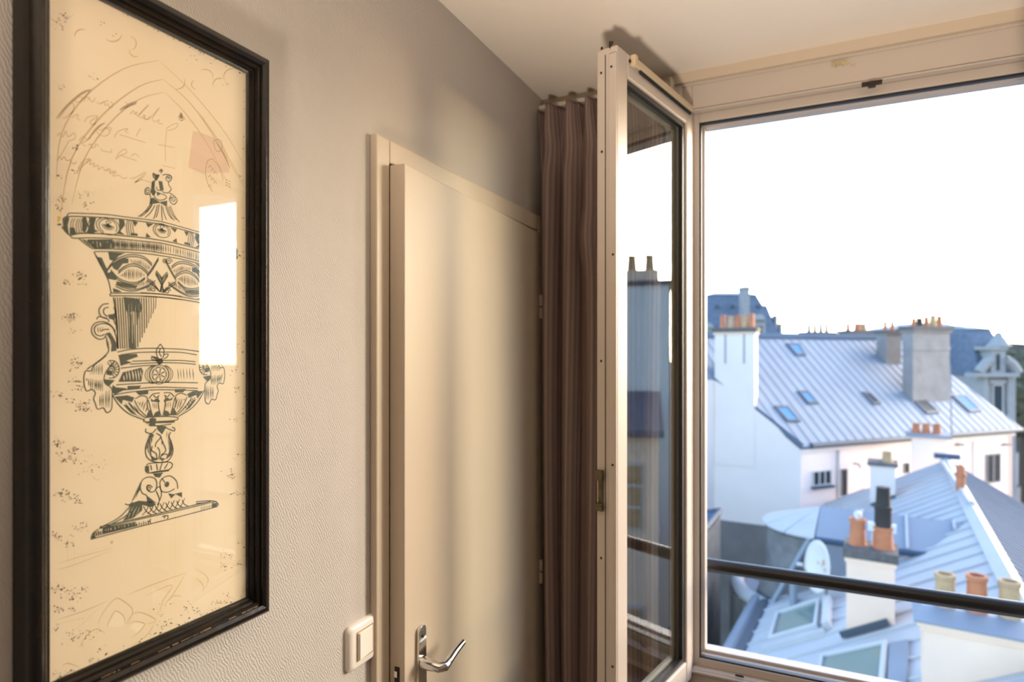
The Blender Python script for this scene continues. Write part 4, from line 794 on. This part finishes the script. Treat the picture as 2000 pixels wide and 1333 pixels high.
for f_ in (.54, .93): MB().tube([c + wu*wl*f_ + dp*.3 + UP*.22, c + wu*wl*f_ + dp*.3 + UP*.5], .015, 6).obox(c + wu*(wl*f_-.07) + dp*.24 + UP*.5, wu*.14, dp*.12, UP*.13).build('vent_cap', M['dish'], ch)
P_ = on1(1704, 990); ch, c, wu, dp, wl = chimney(low, P_, wd_, 1699, 1749, 985, 914, .8, M['stucco'], (.07, .09), M['brickcap'], zb=P_.z - .6, pots=((.68, .3, .15, 'buff'),))
MB().obox(P_ - wd_*.02 - dp*.05, u1*(wl*1.1), dp*.05, n1*.09).build('base_flashing', M['gutter'], ch)
Pq = RA + d*1.2; ch, c, wu, dp, wl = chimney(low, Pq, wd_, 1781, 1848, 905, 858, .9, M['stucco'], (.16, .10), M['zinc'], zb=GZ + 4, pots=((.14, .34, .13, 'terra'), (.44, .34, .13, 'terra'), (.76, .34, .13, 'terra')))
MB().tube([c + wu*(wl+.15) + UP*.1, c + wu*(wl+.12) + UP*2.6], .02, 6).build('aerial', M['stack'], ch)
P_ = on1(1876, 963); MB().lathe(P_ - UP*.15, [(.10, 0), (.10, .55), (.13, .57), (.13, .64), (.10, .66), (.10, .8), (.05, .86), (.001, .87)], 12).build('vent_pipe', M['terra'], low, smooth=True)
# wing with the round end
B1 = on1(1885, 1022); hbz = B1.z
T0 = on_h(1600, 993, hbz - CAM.z); Lw = (B1 - T0).dot(wd_); T0 = B1 - wd_*Lw
RUN, DROP, OV = 1.25, .42, .10
ex_ = T0 - d*RUN - UP*DROP; k_ = (EA - ex_).dot(n1) / wd_.dot(n1)                   # where its eave runs into the big roof
u3 = (-d*RUN - UP*DROP).normalized(); L3 = math.hypot(RUN, DROP)
roof(low, T0, wd_, u3, [(0, 0), (Lw, 0), (max(.5, k_), L3), (0, L3)], .86, M['zinc'], seam=(.05, .06), name='wing_roof', sm=M['zinc_light'])
u4 = (d*RUN - UP*DROP).normalized(); roof(low, T0, wd_, u4, [(0, 0), (Lw, 0), (Lw, L3), (0, L3)], .86, M['zinc'], seam=(.05, .06), name='wing_roof')
cone = empty_part = MB().lathe(T0 - UP*.08, [(.001, 0), (RUN, -DROP)], 24, a0=math.pi/2, a1=math.pi*1.5, x=wd_, y=d).build('cone_roof', M['zinc_dark'], low)
for k in range(6):
    a0_ = math.pi/2 + math.pi*k/6 + .012; a1_ = math.pi/2 + math.pi*(k+1)/6 - .012; pts = [T0 + UP*.0]
    for j in range(5): q0 = a0_ + (a1_-a0_)*j/4; pts.append(T0 + wd_*(RUN*1.02*math.cos(q0)) + d*(RUN*1.02*math.sin(q0)) - UP*DROP*1.02)
    vs_ = pts + [p - UP*.04 for p in pts]; m_ = len(pts)
    MB().add(vs_, [(0, j, j+1) for j in range(1, m_-1)] + [(m_, m_+j+1, m_+j) for j in range(1, m_-1)] + [(j, j+1, j+1+m_, j+m_) for j in range(1, m_-1)] + [(0, 1, m_+1, m_), (0, m_-1, 2*m_-1, m_)]).build('zinc_sheet', M['zinc_light'], cone)
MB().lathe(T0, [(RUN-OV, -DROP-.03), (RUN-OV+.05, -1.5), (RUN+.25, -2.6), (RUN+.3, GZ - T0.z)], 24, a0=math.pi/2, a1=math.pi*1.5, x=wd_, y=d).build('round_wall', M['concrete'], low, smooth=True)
for k in range(max(2, int(max(k_, 1.7) / .86) + 1)):
    x0_ = k*.86; x1_ = min((k+1)*.86 - .02, max(k_, 1.8))
    if x1_ > x0_ + .05: MB().obox(T0 + wd_*x0_ - d*(RUN - OV) - UP*(DROP + 2.6), wd_*(x1_-x0_), d*.2, UP*2.56).build('wall_sheet', M['zinc'], low)
MB().tube([T0 - d*(RUN+.02) - UP*(DROP+.03), T0 - d*(RUN+.02) - UP*(DROP+.03) + wd_*max(.5, k_)], .05, 8).build('wing_gutter', M['zinc_dark'], low)
g0 = T0 - d*(RUN-OV-.0) - UP*(DROP+.05) - d*.06
MB().tube([g0 - wd_*.1, g0 - wd_*.95 - d*.1 - UP*1.75], .06, 8).build('downpipe', M['zinc'], low)
pv = T0 - d*1.9 - wd_*.35; MB().tube([Vector((pv.x, pv.y, EA.z - .1)), Vector((pv.x, pv.y, EA.z + 1.05))], .085, 10).lathe(Vector((pv.x, pv.y, EA.z + 1.0)), [(.085, 0), (.12, .02), (.12, .1), (.001, .12)], 12).build('vent_pipe', M['zinc'], low)
arc = [on_h(1493, 1183, -5.84), on_h(1474, 1172, -5.86), on_h(1455, 1160, -5.9), on_h(1444, 1146, -5.92), on_h(1441, 1132, -5.9), on_h(1449, 1120, -5.86)]
def sm3(pts, n=5):
    o = []
    for i in range(len(pts)-1):
        p0, p1_, p2_, p3_ = pts[max(i-1,0)], pts[i], pts[i+1], pts[min(i+2, len(pts)-1)]
        for k in range(n): t = k/n; o.append(.5*((2*p1_)+(p2_-p0)*t+(2*p0-5*p1_+4*p2_-p3_)*t*t+(3*p1_-p0-3*p2_+p3_)*t**3))
    return o + [pts[-1]]
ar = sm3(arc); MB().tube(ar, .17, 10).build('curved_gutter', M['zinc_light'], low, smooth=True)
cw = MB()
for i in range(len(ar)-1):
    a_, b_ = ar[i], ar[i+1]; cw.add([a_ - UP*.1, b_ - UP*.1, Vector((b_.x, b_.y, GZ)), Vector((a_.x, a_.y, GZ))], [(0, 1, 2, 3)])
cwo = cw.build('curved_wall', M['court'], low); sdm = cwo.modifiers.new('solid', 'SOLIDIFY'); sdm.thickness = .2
mid_ = [p + (T0 - p).normalized()*.0 for p in ar]
fl = MB()
for i in range(len(ar)-1):
    a_, b_ = ar[i] - UP*.05, ar[i+1] - UP*.05; fl.prism([a_, b_, Vector((T0.x, T0.y, a_.z))], UP*-.1)
fl.build('ledge_roof', M['zinc'], low)

# ---- satellite dish on the low roof
dc = at(1605, 1108, 12.4); dsh = empty('satellite_dish', on1(1612, 1165), 'weathered white satellite dish with rust patches standing on the low zinc roof', 'satellite dish')
dn = (-FW*.02 - RT*.98 + UP*.12).normalized(); du = (UP - dn*dn.z).normalized(); dv = dn.cross(du)
vs_ = []; fs_ = []
for i in range(6):
    r_ = .52*i/5 + .0005
    for k in range(28): q0 = 2*math.pi*k/28; vs_.append(dc + du*(r_*math.cos(q0)) + dv*(r_*.92*math.sin(q0)) + dn*(.35*r_*r_))
for i in range(5):
    for k in range(28): fs_.append((i*28+k, i*28+(k+1) % 28, (i+1)*28+(k+1) % 28, (i+1)*28+k))
dob = MB().add(vs_, fs_).build('reflector', M['dish'], dsh, smooth=True); sdm = dob.modifiers.new('solid', 'SOLIDIFY'); sdm.thickness = .02
foot = on1(1614, 1168)
MB().tube([dc - dn*.05, dc - dn*.18, Vector((foot.x, foot.y, dc.z)) , foot - UP*.05], .03, 8).build('mast', M['stack'], dsh)
MB().tube([dc - du*.40 + dn*.05, dc + dn*.42], .012, 6).build('feed_arm', M['stack'], dsh); MB().tube([dc + dn*.40, dc + dn*.50], .035, 10).build('feed_horn', M['dish'], dsh)
for (a_, b_, r_) in ((.12, -.12, .06), (-.2, -.2, .07), (.0, -.22, .04), (-.33, .05, .08), (.05, .1, .03)):
    cc = dc + du*a_ + dv*b_*.92 + dn*(.35*(a_*a_+b_*b_) + .03); MB().prism([cc + du*(r_*math.cos(k*.785)) + dv*(r_*.7*math.sin(k*.785)) for k in range(8)], dn*.004).build('rust_patch', M['rust'], dsh)

# ---- the big cream chimney close to the window
nb = empty('cream_chimney', at(1900, 1400, 7.3) - UP*1.0, 'broad cream rendered chimney with three clay pots close below the handrail', 'chimney')
N0 = at(1803, 1230, 7.6); LN = 1.9; hN = N0.z
zb_ = (Vector((N0.x, N0.y, 0)) - EA).dot(n1) / -n1.z - .25
MB().obox(Vector((N0.x, N0.y, zb_)), wd_*LN, d*.75, UP*(hN - zb_)).build('stack', M['cream'], nb)
MB().obox(Vector((N0.x, N0.y, hN)) - wd_*.035 - d*.035, wd_*(LN+.07), d*.82, UP*.05).obox(Vector((N0.x, N0.y, hN + .05)) - wd_*.065 - d*.065, wd_*(LN+.13), d*.88, UP*.06).build('moulding', M['cream'], nb, bevel=.01)
TP = Vector((N0.x, N0.y, hN + .11)) - wd_*.10 - d*.10
MB().add([TP, TP + wd_*(LN+.2), TP + wd_*(LN+.2) + d*.95, TP + d*.95, TP + UP*.03, TP + wd_*(LN+.2) + UP*.03, TP + wd_*(LN+.2) + d*.95 + UP*.03, TP + d*.95 + UP*.03, TP + wd_*.10 + d*.35 + UP*.11, TP + wd_*(LN+.1) + d*.35 + UP*.11, TP + wd_*(LN+.1) + d*.6 + UP*.11, TP + wd_*.1 + d*.6 + UP*.11],
         [(0,3,2,1), (0,1,5,4), (1,2,6,5), (2,3,7,6), (3,0,4,7), (4,5,9,8), (5,6,10,9), (6,7,11,10), (7,4,8,11), (8,9,10,11)]).build('zinc_cap', M['zinc'], nb)
for (x, y, pm_) in ((1846, 1121, 'buff'), (1908, 1124, 'terra'), (1972, 1135, 'buff')):
    base_c = Vector((N0.x, N0.y, hN + .19)) + d*.37
    tp_ = on_plane(x, y, base_c, d); h_ = tp_.z - base_c.z; pot(nb, Vector((tp_.x, tp_.y, base_c.z)), max(h_, .3), .115, M[pm_], .88)

# ---- small lean-to at the left edge of the courtyard
ln = empty('lean_to', at(1385, 1300, 16), 'small lean-to with slatted blue-grey roof and rough grey wall beside the white gable', 'building')
q0, q1, q2, q3 = at(1300, 1017, 17), at(1407, 1001, 17), at(1361, 1056, 14.6), at(1290, 1068, 14.6)
MB().prism([q0, q1, q2, q3], UP*-.12).build('roof', M['zinc_dark'], ln)
for k in range(9):
    f0, f1 = (k+.06)/9, (k+.82)/9
    MB().prism([q0.lerp(q3, f0), q1.lerp(q2, f0), q1.lerp(q2, f1), q0.lerp(q3, f1)], UP*.05).build('slat', M['tile'], ln)
MB().tube([q1 + UP*.05, q2 + UP*.05], .07, 8).build('verge_trim', M['gutter'], ln); MB().tube([q0 + UP*.05, q1 + UP*.05], .08, 8).build('ridge_cap', M['gutter'], ln)
upright(ln, 'side_wall', M['concrete'], [q2 - UP*.1, q1 - UP*.1], mz - .9, .3)
upright(ln, 'side_wall', M['court'], [Vector((q2.x, q2.y, mz - .9)), Vector((q1.x, q1.y, mz - .9))], GZ, .3)
upright(ln, 'front_wall', M['court'], [q3 - UP*.1, q2 - UP*.1], GZ, .3)
# ================================================================== FAR BUILDINGS
def frustum(parent, name, m, r0, r1, t0, t1, h0, R0, R1, T0_, T1_, h1):
    return MB().add([W(r0,t0,h0), W(r1,t0,h0), W(r1,t1,h0), W(r0,t1,h0), W(R0,T0_,h1), W(R1,T0_,h1), W(R1,T1_,h1), W(R0,T1_,h1)],
                    [(0,3,2,1),(4,5,6,7),(0,1,5,4),(1,2,6,5),(2,3,7,6),(3,0,4,7)]).build(name, m, parent)
def wbox(parent, name, m, x0, x1, y0, y1, t, dep):             # block whose front fills a pixel rectangle at distance t
    a = at(x0, y1, t); b = at(x1, y1, t); c = at(x0, y0, t)
    return MB().obox(a, b - a, FW*dep, c - a).build(name, m, parent)
def rx(x, t): return (x - CX) / FPX * t
def hy(y, t): return (HY - y) / FPX * t
tw = empty('slate_mansard_tower', at(1455, 700, 84), 'far square pavilion with a steep dark slate mansard roof and tall stone chimney', 'building')
t = 80
frustum(tw, 'wall', M['stone'], rx(1368,t), rx(1530,t), t, t+12, -17, rx(1368,t), rx(1530,t), t, t+12, hy(655,t))
frustum(tw, 'mansard_roof', M['slate'], rx(1366,t), rx(1524,t), t-.2, t+12.2, hy(655,t), rx(1393,t), rx(1489,t), t+2, t+10, hy(573,t))
frustum(tw, 'flat_roof', M['zinc'], rx(1391,t), rx(1491,t), t+1.8, t+10.2, hy(573,t), rx(1415,t), rx(1470,t), t+4, t+8, hy(566,t))
frustum(tw, 'side_turret', M['slate'], rx(1492,t), rx(1528,t), t+1, t+5, hy(655,t), rx(1495,t), rx(1510,t), t+2, t+4, hy(594,t))
sk = wbox(tw, 'chimney', M['stone'], 1451, 1464, 568, 650, t-1.2, 1.4)
wbox(sk, 'chimney_cap', M['stack'], 1450, 1465, 560, 568, t-1.25, 1.5)
for k in range(7): wbox(sk, 'quoin', M['stack'], 1456, 1459.5, 576 + k*10, 581 + k*10, t-1.23, .06)
for (x0_, x1_, y0_) in ((1373, 1393, 634), (1472, 1495, 619)):
    dm = wbox(tw, 'dormer', M['stone'], x0_, x1_, y0_ + 6, 655, t-.8, 2.5)
    MB().lathe(at((x0_+x1_)/2, y0_+7, t-.85), [(.001, 0), ((x1_-x0_)/2400*t*1.08, 0)], 10).tube([at((x0_+x1_)/2, y0_+7, t-.85), at((x0_+x1_)/2, y0_+7, t-.85) + FW*2.4], (x1_-x0_)/2400*t*1.05, 16).build('dormer_hood', M['stone'], dm)
    wbox(dm, 'pane', M['window_dark'], x0_ + 6, x1_ - 6, y0_ + 16, 652, t-.84, .05)
for (x0_, x1_, y0_) in ((1514, 1519, 616), (1523, 1528, 632)): wbox(tw, 'finial', M['stone'], x0_, x1_, y0_, 655, t+.5, 1)
for x in (1402, 1432, 1484): wbox(tw, 'roof_vent', M['gutter'], x - 2.5, x + 2.5, 596, 602, t+1.0, 1)
t = 96; pk = empty('slate_gable_house', at(1340, 700, t), 'far house with a sloping slate roof half hidden by the open sash', 'building')
frustum(pk, 'wall', M['stone'], rx(1300,t), rx(1376,t), t, t+9, -17, rx(1300,t), rx(1376,t), t, t+9, hy(626,t))
frustum(pk, 'roof', M['slate'], rx(1296,t), rx(1378,t), t-.3, t+9.3, hy(626,t), rx(1318,t), rx(1352,t), t+3, t+6, hy(596,t))
for x in (1340, 1366): wbox(pk, 'window', M['window_dark'], x-4, x+4, 634, 648, t-.1, .2)
t = 50; mr = empty('ornate_stone_mansion', at(1900, 800, t+4), 'far stone mansion with blue slate mansard roof and ornate pedimented dormer', 'building')
tb = 55
frustum(mr, 'wall', M['stone'], rx(1760,tb), rx(1925,tb), tb, tb+9, -17, rx(1760,tb), rx(1925,tb), tb, tb+9, hy(733,tb))
frustum(mr, 'mansard_roof', M['slate'], rx(1756,tb), rx(1925,tb), tb-.3, tb+9, hy(733,tb), rx(1775,tb), rx(1925,tb), tb+1.6, tb+8, hy(641,tb))
frustum(mr, 'upper_roof', M['zinc'], rx(1773,tb), rx(1925,tb), tb+1.4, tb+8.2, hy(641,tb), rx(1840,tb), rx(1905,tb), tb+4, tb+6, hy(627,tb))
frustum(mr, 'pavilion_wall', M['stone'], rx(1916,t), rx(1984,t), t, t+10, -17, rx(1916,t), rx(1984,t), t, t+10, hy(735,t))
frustum(mr, 'pavilion_roof', M['slate'], rx(1912,t), rx(1982,t), t-.2, t+10, hy(735,t), rx(1918,t), rx(1964,t), t+1.6, t+8.4, hy(641,t))
frustum(mr, 'pavilion_top', M['zinc'], rx(1916,t), rx(1966,t), t+1.4, t+8.6, hy(641,t), rx(1925,t), rx(1945,t), t+4, t+6, hy(631,t))
wbox(mr, 'cornice', M['stone'], 1905, 1992, 729, 737, t-.8, 1.2); wbox(mr, 'cornice', M['stack'], 1760, 1920, 731, 737, tb-.6, 1)
dm = wbox(mr, 'dormer', M['stone'], 1936, 1964, 684, 729, t-.5, 3)
wbox(dm, 'pane', M['window_dark'], 1947, 1953, 692, 724, t-.55, .1)
wbox(dm, 'dormer_lintel', M['stone'], 1930, 1970, 677, 684, t-.7, 2); 
MB().lathe(at(1950, 677, t), [(.9, 0), (.7, .25), (.5, .6), (.3, .85), (.25, 1.1), (.001, 1.2)], 12).build('dormer_finial', M['stone'], dm, smooth=True)
for sgn in (-1, 1):
    pts = [at(1950 + sgn*(14 + 24*k/6), 728 - 24*math.cos(math.pi/2*k/6), t-.5) for k in range(7)]
    MB().tube(pts, .38, 8).build('scroll', M['stone'], dm, smooth=True)
for x in (1926, 1974): wbox(mr, 'pilaster', M['stone'], x-5, x+5, 737, 840, t-.35, .4)
w_ = wbox(mr, 'window', M['frame_w'], 1940, 1960, 750, 812, t-.12, .2); wbox(w_, 'pane', M['window_dark'], 1942.5, 1957.5, 754, 810, t-.16, .06); wbox(mr, 'lintel', M['stone'], 1934, 1966, 742, 750, t-.4, .5)
dm = wbox(mr, 'dormer', M['stone'], 1894, 1909, 700, 731, tb-.5, 3); wbox(dm, 'pane', M['window_dark'], 1898, 1905, 708, 722, tb-.55, .1)
dm = wbox(mr, 'dormer', M['stone'], 1856, 1880, 684, 731, tb-.5, 3); wbox(dm, 'pane', M['window_dark'], 1862, 1870, 692, 712, tb-.55, .1)

# ---- trees and hill at the right edge
def tree(px, py_top, t, rad, seed, label):
    rnd = random.Random(seed); top = at(px, py_top, t); o = empty('tree', Vector((top.x, top.y, GZ)), label, 'tree', 'trees beyond the rooftops')
    MB().tube([Vector((top.x, top.y, GZ)), Vector((top.x, top.y, top.z - rad))], [.4, .25], 8).build('trunk', M['trunk'], o)
    bm = bmesh.new()
    for k in range(26):
        th, ph = rnd.uniform(0, 6.28), math.acos(rnd.uniform(-.6, 1)); rr2 = rad*rnd.uniform(.35, .75)
        c = Vector((top.x, top.y, top.z - rad*1.3)) + Vector((math.cos(th)*math.sin(ph), math.sin(th)*math.sin(ph), math.cos(ph)*1.2))*rr2
        bmesh.ops.create_icosphere(bm, subdivisions=2, radius=rad*rnd.uniform(.22, .42), matrix=Matrix.Translation(c))
    for v in bm.verts: v.co += Vector((rnd.uniform(-1,1), rnd.uniform(-1,1), rnd.uniform(-1,1)))*rad*.06
    me = bpy.data.meshes.new('crown'); bm.to_mesh(me); bm.free(); me.materials.append(M['foliage']); c = bpy.data.objects.new('crown', me); COL.objects.link(c)
    c.parent = o; c.matrix_parent_inverse = Matrix.Translation(-o.location)
for k, (px, py, t, r) in enumerate(((1988, 670, 118, 4.5), (1996, 690, 88, 3.6), (2002, 735, 62, 3.0))): tree(px, py, t, r, k + 1, 'bare brownish tree crown beside the ornate stone mansion')
hm = MB(); hp_ = [at(1700 + 60*k, 671 + 3*math.sin(k*1.3) , 520) for k in range(14)]
hm.prism(hp_ + [Vector((hp_[-1].x, hp_[-1].y, GZ)), Vector((hp_[0].x, hp_[0].y, GZ))], FW*80); struct(hm.build('hill', M['hill']))

# ---- houses to the right of the view, seen mirrored in the sash and in the picture glass
def polar(az, dist, h): a = math.radians(az); return CAM + Vector((math.sin(a)*dist, math.cos(a)*dist, h))
def facing(az): a = math.radians(az); return Vector((math.cos(a), -math.sin(a), 0)), Vector((math.sin(a), math.cos(a), 0))
ex, ey = facing(37)
wg = empty('tall_white_gable', polar(37, 17.5, -19), 'tall blank white gable with chimney pots reflected in the open sash', 'building')
g0 = polar(37, 17, 0); MB().obox(Vector((g0.x, g0.y, GZ)) - ex*1.9, ex*4.4, ey*5, UP*(CAM.z + 1.9 - GZ)).build('gable_wall', M['gable_white'], wg)
MB().obox(Vector((g0.x, g0.y, CAM.z + 1.9)) - ex*2.0 - ey*.1, ex*4.6, ey*5.2, UP*.12).build('coping', M['zinc_dark'], wg)
ck = MB().obox(Vector((g0.x, g0.y, CAM.z + 2.02)) - ex*1.6 + ey*.3, ex*1.6, ey*.6, UP*.35).build('chimney', M['cream'], wg)
for k in range(3): pot(ck, Vector((g0.x, g0.y, CAM.z + 2.37)) - ex*(1.35 - .5*k) + ey*.6, .45, .14, M['buff'])
ch2 = empty('cream_fronted_house', polar(37, 12.5, -19), 'cream fronted house with small-paned windows reflected in the open sash', 'building')
g1 = polar(37, 12.6, 0); MB().obox(Vector((g1.x, g1.y, GZ)) - ex*1.5, ex*4.0, ey*3.4, UP*(CAM.z - 1.6 - GZ)).build('facade_wall', M['cream'], ch2)
MB().add([Vector((g1.x, g1.y, CAM.z - 1.6)) - ex*1.6 - ey*.2, Vector((g1.x, g1.y, CAM.z - 1.6)) + ex*2.6 - ey*.2, Vector((g1.x, g1.y, CAM.z - 1.0)) + ex*2.6 + ey*3.4, Vector((g1.x, g1.y, CAM.z - 1.0)) - ex*1.6 + ey*3.4,
          Vector((g1.x, g1.y, CAM.z - 1.75)) - ex*1.6 - ey*.2, Vector((g1.x, g1.y, CAM.z - 1.75)) + ex*2.6 - ey*.2, Vector((g1.x, g1.y, CAM.z - 1.75)) + ex*2.6 + ey*3.4, Vector((g1.x, g1.y, CAM.z - 1.75)) - ex*1.6 + ey*3.4], [(0,1,2,3),(4,7,6,5),(0,4,5,1),(1,5,6,2),(2,6,7,3),(3,7,4,0)]).build('roof', M['slate'], ch2)
for k in range(3):
    for j in range(2):
        o_ = Vector((g1.x, g1.y, CAM.z - 3.7 - 3*j)) + ex*(-1.2 + 1.25*k)
        wf = MB().obox(o_ - ey*.06, ex*.8, ey*.1, UP*1.4).build('window', M['frame_w'], ch2)
        for a_ in range(2):
            for b_ in range(3): MB().obox(o_ + ex*(.05 + .37*a_) + UP*(.06 + .45*b_) - ey*.09, ex*.32, ey*.05, UP*.38).build('pane', M['buff'], wf)
ex, ey = facing(58)
lz = empty('long_zinc_terrace', polar(58, 18, -19), 'long low terrace with zinc roof reflected in the picture glass', 'building')
g2 = polar(58, 17, 0); MB().obox(Vector((g2.x, g2.y, GZ)) - ex*1.2, ex*14, ey*6, UP*(CAM.z - 2.4 - GZ)).build('wall', M['cream'], lz)
ul = (ey*3 + UP*1.5).normalized(); roof(lz, Vector((g2.x, g2.y, CAM.z - 2.4)) - ex*1.4 - ey*.2, ex, ul, [(0, 0), (14.4, 0), (14.4, 3.5), (0, 3.5)], 1.0, M['zinc'])
for k in range(7):
    o_ = Vector((g2.x, g2.y, CAM.z - 5.2)) + ex*(-.6 + 2*k); wf = MB().obox(o_ - ey*.06, ex*.9, ey*.1, UP*1.6).build('window', M['frame_w'], lz)
    for a_ in range(2): MB().obox(o_ + ex*(.06 + .42*a_) + UP*.06 - ey*.09, ex*.36, ey*.05, UP*1.48).build('pane', M['window_dark'], wf)
